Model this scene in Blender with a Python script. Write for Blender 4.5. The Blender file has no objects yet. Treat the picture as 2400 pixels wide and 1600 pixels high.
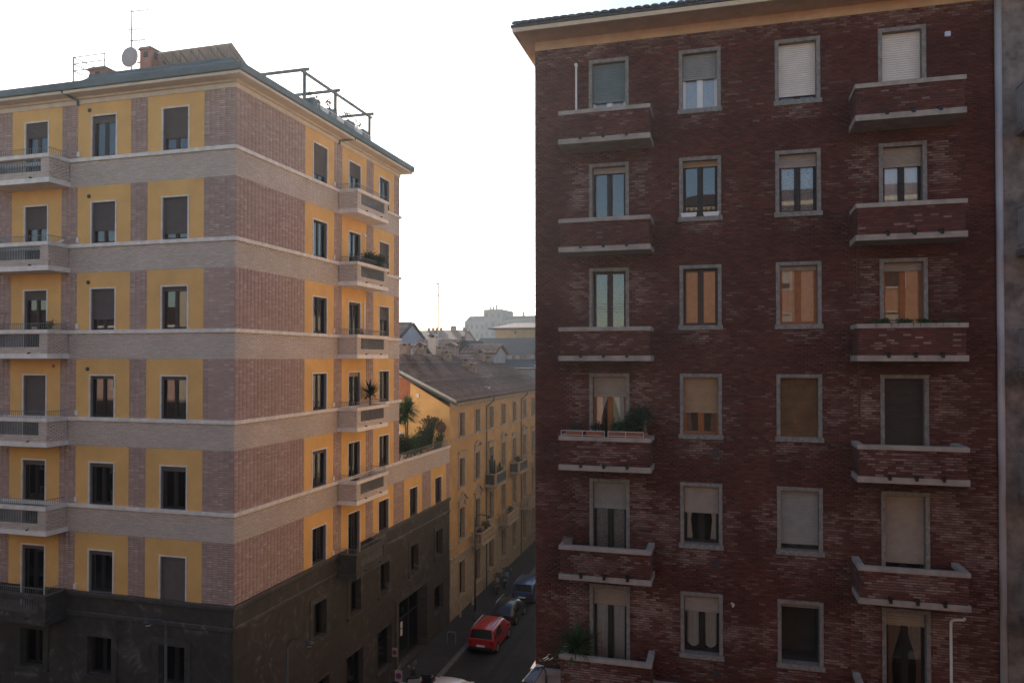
import bpy, math, random
import numpy as np
from mathutils import Vector

random.seed(7)
rng = np.random.default_rng(11)
S = bpy.context.scene
COL = S.collection
R = math.radians

# ---------------------------------------------------------------- camera
H = 18.34                                   # eye height above the street (m)
cam = bpy.data.cameras.new('camera')
cam.sensor_width = 36.0
cam.lens = 1760 / 2400 * 36
cam.shift_y = 13.5 / 2400
cam.clip_start, cam.clip_end = 0.1, 2000
cam_o = bpy.data.objects.new('camera', cam)
COL.objects.link(cam_o)
cam_o.location = (0, 0, H)
cam_o.rotation_euler = (R(90 + 0.84), 0, R(15.85))
S.camera = cam_o

# ---------------------------------------------------------------- light
SUN_AZ, SUN_EL = -35.0, 24.0                # degrees from +Y towards +X, elevation
sd = Vector((math.sin(R(SUN_AZ)) * math.cos(R(SUN_EL)), math.cos(R(SUN_AZ)) * math.cos(R(SUN_EL)), math.sin(R(SUN_EL))))
W = bpy.data.worlds.new('World')
S.world = W
W.use_nodes = True
wn = W.node_tree.nodes
wn.clear()
sky = wn.new('ShaderNodeTexSky')
sky.sky_type = 'NISHITA'
sky.sun_disc = False
sky.sun_elevation = R(SUN_EL)
sky.sun_rotation = R(SUN_AZ)
sky.air_density = 1.0
sky.dust_density = 0.7
sky.ozone_density = 1.0
bg = wn.new('ShaderNodeBackground')
bg.inputs['Strength'].default_value = 0.125
wo = wn.new('ShaderNodeOutputWorld')
W.node_tree.links.new(sky.outputs[0], bg.inputs[0])
W.node_tree.links.new(bg.outputs[0], wo.inputs[0])
sun = bpy.data.lights.new('sun', 'SUN')
sun.energy = 5.0
sun.angle = R(0.53)
sun.color = (1.0, 0.93, 0.82)
sun_o = bpy.data.objects.new('sun', sun)
COL.objects.link(sun_o)
sun_o.location = (-60, 60, 70)
sun_o.rotation_euler = sd.to_track_quat('Z', 'Y').to_euler()

S.view_settings.view_transform = 'Standard'
S.view_settings.look = 'None'
S.view_settings.exposure = 0.75
S.view_settings.gamma = 1.0
S.render.engine = 'CYCLES'
cy = S.cycles
cy.use_denoising = True
cy.max_bounces = 7
cy.diffuse_bounces = 4
cy.glossy_bounces = 3
cy.transmission_bounces = 4
cy.transparent_max_bounces = 10
cy.volume_bounces = 0
cy.caustics_reflective = False
cy.caustics_refractive = False
cy.sample_clamp_indirect = 6.0

# ---------------------------------------------------------------- materials
MATS = {}


def nodes_of(name):
    m = bpy.data.materials.new(name)
    m.use_nodes = True
    nt = m.node_tree
    return m, nt, nt.nodes['Principled BSDF']


def mat(name, col, rough=0.8, var=0.18, scale=3.0, fine=0.0, bump=0.0, bscale=60.0, metal=0.0, col2=None, spec=0.3, rnd=False):
    """base colour varied by world-space noise, optional second colour for stains, optional per-face variation"""
    if name in MATS:
        return MATS[name]
    m, nt, b = nodes_of(name)
    n, l = nt.nodes, nt.links
    b.inputs['Roughness'].default_value = rough
    b.inputs['Metallic'].default_value = metal
    b.inputs['Specular IOR Level'].default_value = spec
    geo = n.new('ShaderNodeNewGeometry')
    tx = n.new('ShaderNodeTexNoise')
    tx.inputs['Scale'].default_value = scale
    tx.inputs['Detail'].default_value = 6
    tx.inputs['Roughness'].default_value = 0.62
    l.new(geo.outputs['Position'], tx.inputs['Vector'])
    ramp = n.new('ShaderNodeValToRGB')
    c = np.array(col)
    lo = c * (1 - var)
    hi = np.array(col2) if col2 else c * (1 + var)
    ramp.color_ramp.elements[0].position = 0.33
    ramp.color_ramp.elements[1].position = 0.68
    ramp.color_ramp.elements[0].color = (*lo, 1)
    ramp.color_ramp.elements[1].color = (*hi, 1)
    l.new(tx.outputs[0], ramp.inputs[0])
    out = ramp.outputs[0]
    if rnd:
        at = n.new('ShaderNodeAttribute')
        at.attribute_name = 'rnd'
        mr = n.new('ShaderNodeMapRange')
        mr.inputs[3].default_value = 0.55
        mr.inputs[4].default_value = 1.5
        l.new(at.outputs['Fac'], mr.inputs[0])
        mx = n.new('ShaderNodeVectorMath')
        mx.operation = 'SCALE'
        l.new(out, mx.inputs[0])
        l.new(mr.outputs[0], mx.inputs['Scale'])
        out = mx.outputs[0]
    l.new(out, b.inputs['Base Color'])
    if bump:
        t2 = n.new('ShaderNodeTexNoise')
        t2.inputs['Scale'].default_value = bscale
        t2.inputs['Detail'].default_value = 4
        l.new(geo.outputs['Position'], t2.inputs['Vector'])
        bp = n.new('ShaderNodeBump')
        bp.inputs['Strength'].default_value = bump
        bp.inputs['Distance'].default_value = 0.02
        l.new(t2.outputs[0], bp.inputs['Height'])
        l.new(bp.outputs[0], b.inputs['Normal'])
    MATS[name] = m
    return m


def brick_mat(name, a, b_, pale, rough=0.85, lo=0.72, hi=1.22):
    """per-brick tone (rnd) between two clay colours, towards a pale lime-washed tone by the per-brick wear (pale)"""
    m, nt, bs = nodes_of(name)
    n, l = nt.nodes, nt.links
    bs.inputs['Roughness'].default_value = rough
    bs.inputs['Specular IOR Level'].default_value = 0.2
    at = n.new('ShaderNodeAttribute')
    at.attribute_name = 'rnd'
    r = n.new('ShaderNodeValToRGB')
    r.color_ramp.elements[0].color = (*a, 1)
    r.color_ramp.elements[1].color = (*b_, 1)
    l.new(at.outputs['Fac'], r.inputs[0])
    ap = n.new('ShaderNodeAttribute')
    ap.attribute_name = 'pale'
    geo = n.new('ShaderNodeNewGeometry')
    t = n.new('ShaderNodeTexNoise')
    t.inputs['Scale'].default_value = 9
    t.inputs['Detail'].default_value = 6
    l.new(geo.outputs['Position'], t.inputs['Vector'])
    mu = n.new('ShaderNodeMath')
    mu.operation = 'MULTIPLY_ADD'
    l.new(t.outputs[0], mu.inputs[0])
    mu.inputs[1].default_value = 1.0
    mu.inputs[2].default_value = 0.5
    m2 = n.new('ShaderNodeMath')
    m2.operation = 'MULTIPLY'
    m2.use_clamp = True
    l.new(mu.outputs[0], m2.inputs[0])
    l.new(ap.outputs['Fac'], m2.inputs[1])
    mx = n.new('ShaderNodeMix')
    mx.data_type = 'RGBA'
    l.new(m2.outputs[0], mx.inputs['Factor'])
    l.new(r.outputs[0], mx.inputs['A'])
    mx.inputs['B'].default_value = (*pale, 1)
    # broad soot and damp tone
    t2 = n.new('ShaderNodeTexNoise')
    t2.inputs['Scale'].default_value = 0.55
    t2.inputs['Detail'].default_value = 5
    l.new(geo.outputs['Position'], t2.inputs['Vector'])
    mr = n.new('ShaderNodeMapRange')
    mr.inputs[1].default_value = 0.3
    mr.inputs[2].default_value = 0.7
    mr.inputs[3].default_value = lo
    mr.inputs[4].default_value = hi
    l.new(t2.outputs[0], mr.inputs[0])
    sc = n.new('ShaderNodeVectorMath')
    sc.operation = 'SCALE'
    l.new(mx.outputs['Result'], sc.inputs[0])
    l.new(mr.outputs[0], sc.inputs['Scale'])
    l.new(sc.outputs[0], bs.inputs['Base Color'])
    MATS[name] = m
    return m


def glass_mat(name, ior=1.7, tint=(0.97, 0.98, 0.98)):
    m, nt, b = nodes_of(name)
    n, l = nt.nodes, nt.links
    n.remove(b)
    out = n['Material Output']
    tr = n.new('ShaderNodeBsdfTransparent')
    tr.inputs[0].default_value = (*tint, 1)
    gl = n.new('ShaderNodeBsdfGlossy')
    gl.inputs['Roughness'].default_value = 0.01
    fr = n.new('ShaderNodeFresnel')
    fr.inputs['IOR'].default_value = ior
    geo = n.new('ShaderNodeNewGeometry')
    t = n.new('ShaderNodeTexNoise')
    t.inputs['Scale'].default_value = 1.3
    l.new(geo.outputs['Position'], t.inputs['Vector'])
    bp = n.new('ShaderNodeBump')
    bp.inputs['Strength'].default_value = 0.004
    bp.inputs['Distance'].default_value = 0.02
    l.new(t.outputs[0], bp.inputs['Height'])
    l.new(bp.outputs[0], gl.inputs['Normal'])
    mx = n.new('ShaderNodeMixShader')
    l.new(fr.outputs[0], mx.inputs[0])
    l.new(tr.outputs[0], mx.inputs[1])
    l.new(gl.outputs[0], mx.inputs[2])
    l.new(mx.outputs[0], out.inputs[0])
    MATS[name] = m
    return m


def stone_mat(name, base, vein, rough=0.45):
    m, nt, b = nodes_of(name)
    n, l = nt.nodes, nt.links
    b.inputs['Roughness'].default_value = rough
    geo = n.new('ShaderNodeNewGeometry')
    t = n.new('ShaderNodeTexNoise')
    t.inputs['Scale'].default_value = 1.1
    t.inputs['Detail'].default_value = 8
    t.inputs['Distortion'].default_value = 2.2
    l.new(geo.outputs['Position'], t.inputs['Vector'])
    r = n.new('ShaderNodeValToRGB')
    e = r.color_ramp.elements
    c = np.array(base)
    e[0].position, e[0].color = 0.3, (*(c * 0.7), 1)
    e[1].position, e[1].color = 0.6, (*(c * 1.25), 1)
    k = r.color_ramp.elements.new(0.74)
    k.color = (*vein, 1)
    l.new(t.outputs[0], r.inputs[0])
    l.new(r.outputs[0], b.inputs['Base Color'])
    MATS[name] = m
    return m


M_YEL = mat('ochre_plaster', (0.70, 0.405, 0.145), 0.9, 0.10, 0.8, bump=0.15)
M_CREAM = mat('cream_plaster', (0.62, 0.52, 0.42), 0.85, 0.1, 2.0, bump=0.1)
M_STRING = mat('pale_stone', (0.70, 0.63, 0.57), 0.8, 0.15, 3.0, bump=0.1)
M_SLABW = mat('white_slab', (0.74, 0.67, 0.62), 0.8, 0.12, 2.0)
M_MORTAR = mat('mortar', (0.24, 0.175, 0.155), 0.95, 0.15, 8.0)
M_MORTARP = mat('mortar_pale', (0.47, 0.385, 0.33), 0.95, 0.12, 8.0)
M_MORTARR = mat('mortar_dark', (0.060, 0.036, 0.032), 0.95, 0.25, 4.0)
M_BRL = brick_mat('clay_brick', (0.40, 0.265, 0.222), (0.485, 0.335, 0.285), (0.60, 0.46, 0.40), lo=0.92, hi=1.08)
M_BRP = brick_mat('pale_brick', (0.555, 0.45, 0.38), (0.61, 0.50, 0.425), (0.65, 0.55, 0.475), lo=0.93, hi=1.07)
M_BRR = brick_mat('red_brick', (0.092, 0.0275, 0.0205), (0.152, 0.048, 0.036), (0.37, 0.26, 0.22))
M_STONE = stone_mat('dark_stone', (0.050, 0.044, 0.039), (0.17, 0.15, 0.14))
M_STONE2 = stone_mat('dark_stone_trim', (0.056, 0.051, 0.046), (0.17, 0.15, 0.13))
M_CONC = mat('rim_concrete', (0.36, 0.31, 0.265), 0.9, 0.22, 2.4, bump=0.2)
M_CASE = mat('grey_stone_casing', (0.235, 0.215, 0.195), 0.9, 0.3, 9.0, bump=0.3)
M_TANEAVE = mat('tan_plaster', (0.60, 0.42, 0.27), 0.9, 0.16, 1.4)
M_GREEN = mat('green_grey_metal', (0.075, 0.10, 0.105), 0.55, 0.2, 1.5, spec=0.4)
M_DARKMET = mat('dark_metal', (0.045, 0.048, 0.052), 0.5, 0.2, 3.0)
M_RAIL = mat('grey_railing_paint', (0.20, 0.205, 0.20), 0.55, 0.15, 4.0)
M_WHITE = mat('white_paint', (0.75, 0.74, 0.72), 0.5, 0.05, 3.0)
M_BROWNF = mat('brown_window_wood', (0.045, 0.026, 0.022), 0.5, 0.2, 6.0)
M_DARKF = mat('dark_window_wood', (0.022, 0.017, 0.016), 0.5, 0.2, 6.0)
M_ORANGEF = mat('orange_window_wood', (0.30, 0.11, 0.035), 0.5, 0.15, 6.0)
M_SHB = mat('brown_shutter', (0.13, 0.105, 0.095), 0.6, 0.08, 3.0)
M_SHBG = mat('beige_shutter', (0.36, 0.31, 0.26), 0.65, 0.1, 3.0)
M_SHCR = mat('cream_shutter', (0.72, 0.66, 0.60), 0.6, 0.06, 3.0)
M_SHGR = mat('green_shutter', (0.17, 0.215, 0.22), 0.6, 0.1, 3.0)
M_SHGY = mat('grey_shutter', (0.30, 0.295, 0.28), 0.6, 0.1, 3.0)
M_SHTN = mat('tan_shutter', (0.38, 0.25, 0.14), 0.6, 0.12, 3.0)
M_SHDK = mat('dark_shutter', (0.055, 0.042, 0.036), 0.6, 0.2, 3.0)
M_CURW = mat('white_curtain', (0.82, 0.81, 0.80), 0.9, 0.08, 6.0)
M_CURL = mat('lace_curtain', (0.42, 0.43, 0.45), 0.9, 0.75, 38.0)
M_CURO = mat('orange_curtain', (0.34, 0.17, 0.09), 0.9, 0.12, 6.0)
M_CURP = mat('pink_curtain', (0.40, 0.27, 0.23), 0.9, 0.12, 6.0)
M_CURB = mat('blue_white_curtain', (0.62, 0.68, 0.76), 0.9, 0.08, 6.0)
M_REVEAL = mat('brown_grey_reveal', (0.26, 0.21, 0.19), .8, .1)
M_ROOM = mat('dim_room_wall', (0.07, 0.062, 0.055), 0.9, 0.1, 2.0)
M_GLASS = glass_mat('window_glass', 1.75)
M_GLASSC = glass_mat('coated_window_glass', 2.3)
M_OLDY = mat('old_ochre_plaster', (0.47, 0.285, 0.125), 0.92, 0.16, 0.8, bump=0.15)
M_OLDT = mat('old_stone_trim', (0.38, 0.30, 0.225), 0.9, 0.22, 4.0, bump=0.2)
M_OLDB = mat('rusticated_base', (0.32, 0.26, 0.20), 0.9, 0.2, 2.5, bump=0.2)
M_TILE = mat('brown_roof_tile', (0.105, 0.060, 0.047), 0.85, 0.4, 2.0, rnd=True)
M_TILEG = mat('grey_roof_tile', (0.085, 0.085, 0.085), 0.85, 0.3, 2.0, rnd=True)
M_TILEL = mat('clay_roof_tile', (0.22, 0.135, 0.10), 0.85, 0.25, 2.0, rnd=True)
M_SLATE = mat('slate_roof', (0.05, 0.053, 0.062), 0.9, 0.2, 2.0, spec=0.05)
M_LEAF = mat('leaf_green', (0.035, 0.075, 0.022), 0.6, 0.3, 3.0, rnd=True)
M_LEAFD = mat('leaf_dark', (0.018, 0.034, 0.016), 0.6, 0.3, 3.0, rnd=True)
M_LEAFY = mat('leaf_olive', (0.09, 0.10, 0.045), 0.7, 0.3, 3.0, rnd=True)
M_BARK = mat('bark', (0.12, 0.085, 0.06), 0.9, 0.3, 8.0)
M_TERRA = mat('terracotta', (0.30, 0.12, 0.07), 0.85, 0.15, 5.0)
M_ASPH = mat('asphalt', (0.027, 0.026, 0.026), 0.85, 0.3, 0.7, bump=0.2, bscale=90)
M_PAVE = mat('pavement_asphalt', (0.036, 0.034, 0.033), 0.88, 0.25, 1.0, bump=0.2)
M_KERB = mat('granite_kerb', (0.13, 0.12, 0.11), 0.8, 0.2, 5.0)
M_STUCG = mat('grey_stucco', (0.20, 0.17, 0.15), 0.95, 0.45, 2.2, bump=0.8, bscale=25)
M_STUCGP = mat('patched_wall', (0.30, 0.30, 0.32), 0.9, 0.15, 1.0)
M_OPPO = mat('orange_stucco', (0.38, 0.19, 0.11), 0.9, 0.08, 1.0)
M_OPPC = mat('cream_stucco', (0.50, 0.40, 0.29), 0.9, 0.08, 1.0)
M_HAZEB = mat('far_grey_plaster', (0.12, 0.125, 0.135), 0.9, 0.1, 0.4)
M_PALEG = mat('pale_blue_grey_wall', (0.36, 0.36, 0.40), 0.9, 0.08, 0.6)
M_CHIM = mat('weathered_chimney', (0.25, 0.19, 0.15), 0.9, 0.35, 2.5, bump=0.3)
M_CHIMR = mat('brick_chimney', (0.38, 0.17, 0.12), 0.9, 0.2, 3.0)
M_RUB = mat('rubber', (0.012, 0.012, 0.012), 0.8, 0.1, 4.0)
M_RIM = mat('alloy_rim', (0.45, 0.45, 0.45), 0.35, 0.05, 4.0, metal=0.8)
M_CHROME = mat('bright_metal', (0.7, 0.7, 0.7), 0.25, 0.03, 4.0, metal=0.9)
M_BLACK = mat('black_plastic', (0.015, 0.015, 0.016), 0.5, 0.1, 4.0)
M_PANEL = mat('solar_backsheet', (0.66, 0.57, 0.55), 0.6, 0.06, 1.0)  # glare on the panel backs is put into this pale colour


def paint(name, col):
    if name in MATS:
        return MATS[name]
    m, nt, b = nodes_of(name)
    b.inputs['Base Color'].default_value = (*col, 1)
    b.inputs['Roughness'].default_value = 0.3
    b.inputs['Coat Weight'].default_value = 0.7
    b.inputs['Coat Roughness'].default_value = 0.08
    MATS[name] = m
    return m


# ---------------------------------------------------------------- object helpers
ORG = {}


def tag(o, label=None, cat=None, group=None, kind=None):
    if label: o['label'] = label
    if cat: o['category'] = cat
    if group: o['group'] = group
    if kind: o['kind'] = kind
    return o


def thing(name, label, cat, loc, group=None):
    o = bpy.data.objects.new(name, None)
    o.empty_display_size = 0.3
    o.location = loc
    COL.objects.link(o)
    ORG[o] = np.array(loc, float)
    return tag(o, label, cat, group)


def link(name, me, parent, loc=None):
    o = bpy.data.objects.new(name, me)
    COL.objects.link(o)
    if parent is not None:
        o.parent = parent
        ORG[o] = ORG[parent]
    else:
        ORG[o] = np.array(loc if loc is not None else (0, 0, 0), float)
        o.location = ORG[o]
    return o


class MB:
    def __init__(self):
        self.v, self.f, self.m = [], [], []

    def add(self, vs, fs, m=0):
        b = len(self.v)
        self.v += [tuple(p) for p in vs]
        self.f += [tuple(b + i for i in q) for q in fs]
        self.m += [m] * len(fs)
        return self

    def box(self, x0, x1, y0, y1, z0, z1, m=0):
        if x1 < x0: x0, x1 = x1, x0
        if y1 < y0: y0, y1 = y1, y0
        return self.add([(x0, y0, z0), (x1, y0, z0), (x1, y1, z0), (x0, y1, z0), (x0, y0, z1), (x1, y0, z1), (x1, y1, z1), (x0, y1, z1)],
                        [(0, 3, 2, 1), (4, 5, 6, 7), (0, 1, 5, 4), (1, 2, 6, 5), (2, 3, 7, 6), (3, 0, 4, 7)], m)

    def hexa(self, lo, hi, m=0):
        """prism between two 4-point loops"""
        return self.add(list(lo) + list(hi), [(0, 3, 2, 1), (4, 5, 6, 7), (0, 1, 5, 4), (1, 2, 6, 5), (2, 3, 7, 6), (3, 0, 4, 7)], m)

    def cyl(self, p0, p1, r0, r1=None, n=8, m=0, caps=True):
        r1 = r0 if r1 is None else r1
        p0, p1 = Vector(p0), Vector(p1)
        d = (p1 - p0).normalized()
        a = d.orthogonal().normalized()
        b = d.cross(a)
        vs = []
        for p, r in ((p0, r0), (p1, r1)):
            for i in range(n):
                t = 2 * math.pi * i / n
                vs.append(p + a * (r * math.cos(t)) + b * (r * math.sin(t)))
        fs = [(i, (i + 1) % n, n + (i + 1) % n, n + i) for i in range(n)]
        if caps:
            fs += [tuple(range(n - 1, -1, -1)), tuple(range(n, 2 * n))]
        return self.add(vs, fs, m)

    def tube(self, pts, r, n=6, m=0):
        for a, b in zip(pts[:-1], pts[1:]):
            self.cyl(a, b, r, r, n, m)
        return self

    def prism(self, poly, axis, a0, a1, m=0):
        """extrude a 2D outline along x, y or z"""
        def P(u, w, a):
            return {'x': (a, u, w), 'y': (u, a, w), 'z': (u, w, a)}[axis]
        n = len(poly)
        vs = [P(u, w, a0) for u, w in poly] + [P(u, w, a1) for u, w in poly]
        fs = [(i, (i + 1) % n, n + (i + 1) % n, n + i) for i in range(n)] + [tuple(range(n - 1, -1, -1)), tuple(range(n, 2 * n))]
        return self.add(vs, fs, m)

    def build(self, name, mats, parent=None, loc=None, smooth=False, bevel=0, recalc=True):
        if not isinstance(mats, (list, tuple)): mats = [mats]
        o0 = ORG[parent] if parent is not None else np.array(loc if loc is not None else (0, 0, 0), float)
        me = bpy.data.meshes.new(name)
        me.from_pydata([tuple(np.array(p) - o0) for p in self.v], [], self.f)
        for q in mats: me.materials.append(q)
        if len(mats) > 1: me.polygons.foreach_set('material_index', self.m)
        if recalc:
            import bmesh
            bm = bmesh.new()
            bm.from_mesh(me)
            bmesh.ops.recalc_face_normals(bm, faces=bm.faces)
            bm.to_mesh(me)
            bm.free()
        if smooth: me.shade_smooth()
        me.update()
        o = link(name, me, parent, loc)
        if bevel:
            bv = o.modifiers.new('bevel', 'BEVEL')
            bv.width = bevel
            bv.segments = 2
            bv.limit_method = 'ANGLE'
        return o


def quad_mesh(name, V, Q, mats, parent, attrs=None, loc=None):
    """fast mesh from arrays of vertices and quads, with per-face float attributes"""
    o0 = ORG[parent] if parent is not None else np.array(loc if loc is not None else (0, 0, 0), float)
    me = bpy.data.meshes.new(name)
    V = np.asarray(V, float) - o0
    Q = np.asarray(Q, np.int32)
    me.vertices.add(len(V))
    me.vertices.foreach_set('co', V.astype(np.float32).ravel())
    me.loops.add(Q.size)
    me.loops.foreach_set('vertex_index', Q.ravel())
    me.polygons.add(len(Q))
    me.polygons.foreach_set('loop_start', np.arange(0, Q.size, 4, dtype=np.int32))
    me.polygons.foreach_set('loop_total', np.full(len(Q), 4, np.int32))
    for k, a in (attrs or {}).items():
        at = me.attributes.new(k, 'FLOAT', 'FACE')
        at.data.foreach_set('value', np.asarray(a, np.float32))
    me.update(calc_edges=True)
    me.validate()
    for q in (mats if isinstance(mats, (list, tuple)) else [mats]): me.materials.append(q)
    return link(name, me, parent, loc)


class Frame:
    """a facade: s runs along it, t outwards, z up"""
    def __init__(self, kind, pos):
        self.k, self.p = kind, pos

    def pt(self, s, t, z):
        if self.k == 'front': return (s, self.p - t, z)       # faces -Y
        if self.k == 'east': return (self.p + t, s, z)        # faces +X
        if self.k == 'west': return (self.p - t, s, z)        # faces -X
        if self.k == 'back': return (s, self.p + t, z)        # faces +Y

    def arr(self, s, t, z):
        if self.k == 'front': return np.stack([s, self.p - t, z], -1)
        if self.k == 'east': return np.stack([self.p + t, s, z], -1)
        if self.k == 'west': return np.stack([self.p - t, s, z], -1)
        return np.stack([s, self.p + t, z], -1)

    def flip(self):
        return self.k in ('west', 'back')

    def box(self, mb, s0, s1, t0, t1, z0, z1, m=0):
        a, b = self.pt(s0, t0, z0), self.pt(s1, t1, z1)
        mb.box(a[0], b[0], a[1], b[1], z0, z1, m)


def smooth_noise(x, z, seed, scale):
    r = np.random.default_rng(seed)
    g = r.random((64, 64))
    u, v = np.asarray(x) / scale + 7.3, np.asarray(z) / scale + 3.1
    i, j = np.floor(u).astype(int), np.floor(v).astype(int)
    a, b = u - i, v - j
    a, b = a * a * (3 - 2 * a), b * b * (3 - 2 * b)
    G = lambda p, q: g[p % 64, q % 64]
    return (G(i, j) * (1 - a) + G(i + 1, j) * a) * (1 - b) + (G(i, j + 1) * (1 - a) + G(i + 1, j + 1) * a) * b


def brick_cells(s0, s1, z0, z1, holes, pitch, course, joint, bond, seed=1, bed=None):
    """(s0,s1,z0,z1) of each brick of a field with rectangular holes"""
    out = []
    n = max(1, int(round((z1 - z0) / course)))
    h = (z1 - z0) / n
    r = random.Random(seed)
    for i in range(n):
        a, b = z0 + i * h, z0 + (i + 1) * h
        zc = (a + b) / 2
        free = [(s0, s1)]
        for (p, q, u, w) in holes:
            if u < zc < w:
                nf = []
                for (x, y) in free:
                    if q <= x or p >= y: nf.append((x, y)); continue
                    if p > x: nf.append((x, p))
                    if q < y: nf.append((q, y))
                free = nf
        off = 0.0 if bond == 'stack' else (pitch / 2) * (i % 2) + (r.random() - 0.5) * 0.02
        k0 = math.floor((s0 - pitch) / pitch)
        for (x, y) in free:
            k = math.floor((x - off - s0) / pitch)
            while True:
                p, q = s0 + off + k * pitch, s0 + off + (k + 1) * pitch
                k += 1
                if p >= y: break
                p, q = max(p, x), min(q, y)
                if q - p < 0.03: continue
                j = joint / 2
                jb = j if bed is None else bed / 2
                out.append((p + j * 0.6, q - j * 0.6, a + jb, b - jb))
    return np.array(out) if out else np.zeros((0, 4))


def brick_mesh(name, F, C, t_back, t_face, mats, parent, pale=None, jitter=0.006):
    n = len(C)
    if n == 0: return None
    s0, s1, z0, z1 = C.T
    tf = t_face + (rng.random(n) - 0.5) * jitter
    tb = np.full(n, t_back)
    def P(s, t, z): return F.arr(s, t, z)
    V = np.stack([P(s0, tb, z0), P(s1, tb, z0), P(s1, tb, z1), P(s0, tb, z1), P(s0, tf, z0), P(s1, tf, z0), P(s1, tf, z1), P(s0, tf, z1)], 1)
    q = np.array([(4, 5, 6, 7), (0, 1, 5, 4), (1, 2, 6, 5), (2, 3, 7, 6), (3, 0, 4, 7)])
    if F.flip(): q = q[:, ::-1]
    Q = (np.arange(n)[:, None, None] * 8 + q[None]).reshape(-1, 4)
    rd = rng.random(n)
    pl = np.zeros(n) if pale is None else pale
    o = quad_mesh(name, V.reshape(-1, 3), Q, mats, parent, {'rnd': np.repeat(rd, 5), 'pale': np.repeat(pl, 5)})
    return tag(o, kind='stuff')


_BR = {}


def single_bricks(F, C, t_back, t_face, material, parent, pale=None):
    """each brick an object of its own; alike bricks share one mesh"""
    for i, (a, b, c, d) in enumerate(C):
        key = (F.k, round(b - a, 3), round(d - c, 3), material.name, int(4 * (pale[i] if pale is not None else 0)), random.randrange(3))
        if key not in _BR:
            mb = MB()
            p, q = F.pt(-(b - a) / 2 + (F.p if False else 0), 0, 0), None
            w, h, t = b - a, d - c, t_face - t_back
            if F.k in ('front', 'back'): mb.box(-w / 2, w / 2, -t / 2, t / 2, -h / 2, h / 2)
            else: mb.box(-t / 2, t / 2, -w / 2, w / 2, -h / 2, h / 2)
            me = bpy.data.meshes.new('brick')
            me.from_pydata(mb.v, [], mb.f)
            at = me.attributes.new('rnd', 'FLOAT', 'FACE')
            at.data.foreach_set('value', np.full(6, random.random(), np.float32))
            at = me.attributes.new('pale', 'FLOAT', 'FACE')
            at.data.foreach_set('value', np.full(6, pale[i] if pale is not None else 0, np.float32))
            me.materials.append(material)
            _BR[key] = me
        o = bpy.data.objects.new('brick', _BR[key])
        COL.objects.link(o)
        o.parent = parent
        o.location = np.array(F.pt((a + b) / 2, (t_back + t_face) / 2, (c + d) / 2)) - ORG[parent]


def wall_sheet(mb, F, s0, s1, z0, z1, holes, t=0.0, m=0):
    """flat wall face with rectangular openings"""
    ss = sorted({s0, s1, *[min(max(h[0], s0), s1) for h in holes], *[min(max(h[1], s0), s1) for h in holes]})
    zs = sorted({z0, z1, *[min(max(h[2], z0), z1) for h in holes], *[min(max(h[3], z0), z1) for h in holes]})
    for a, b in zip(ss[:-1], ss[1:]):
        for c, d in zip(zs[:-1], zs[1:]):
            sc, zc = (a + b) / 2, (c + d) / 2
            if any(h[0] < sc < h[1] and h[2] < zc < h[3] for h in holes): continue
            q = [F.pt(a, t, c), F.pt(b, t, c), F.pt(b, t, d), F.pt(a, t, d)]
            if F.flip(): q.reverse()
            mb.add(q, [(0, 1, 2, 3)], m)


# ---------------------------------------------------------------- windows
def curtain_mesh(F, s0, s1, z0, z1, t, shape='full', waves=5):
    mb = MB()
    n = max(8, int((s1 - s0) / 0.035))
    rows = 8
    for side in ((0,) if shape in ('full', 'lace', 'half') else (0, 1)):
        vs = []
        for j in range(rows + 1):
            z = z1 + (z0 - z1) * j / rows
            k = j / rows
            if shape == 'tied':       # gathered to the jamb two thirds down
                w = 0.49 - 0.33 * math.sin(min(1, k / 0.62) * math.pi / 2) ** 2 + (0.06 * max(0, k - 0.62) / 0.38)
            elif shape == 'swag':     # two hanging lengths with a rounded hem
                w = 0.46
            else:
                w = 1.0
            for i in range(n + 1):
                u = i / n
                zz = z
                if shape == 'swag': zz = z1 + (z - z1) * (1 - 0.12 * abs(2 * u - 1) ** 2)
                s = s0 + (s1 - s0) * (u * w if side == 0 else 1 - u * w)
                vs.append(F.pt(s, t + 0.022 * math.sin(u * 2 * math.pi * waves + j * 0.15), zz))
        fs = [(j * (n + 1) + i, j * (n + 1) + i + 1, (j + 1) * (n + 1) + i + 1, (j + 1) * (n + 1) + i) for j in range(rows) for i in range(n)]
        mb.add(vs, fs)
    return mb


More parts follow.
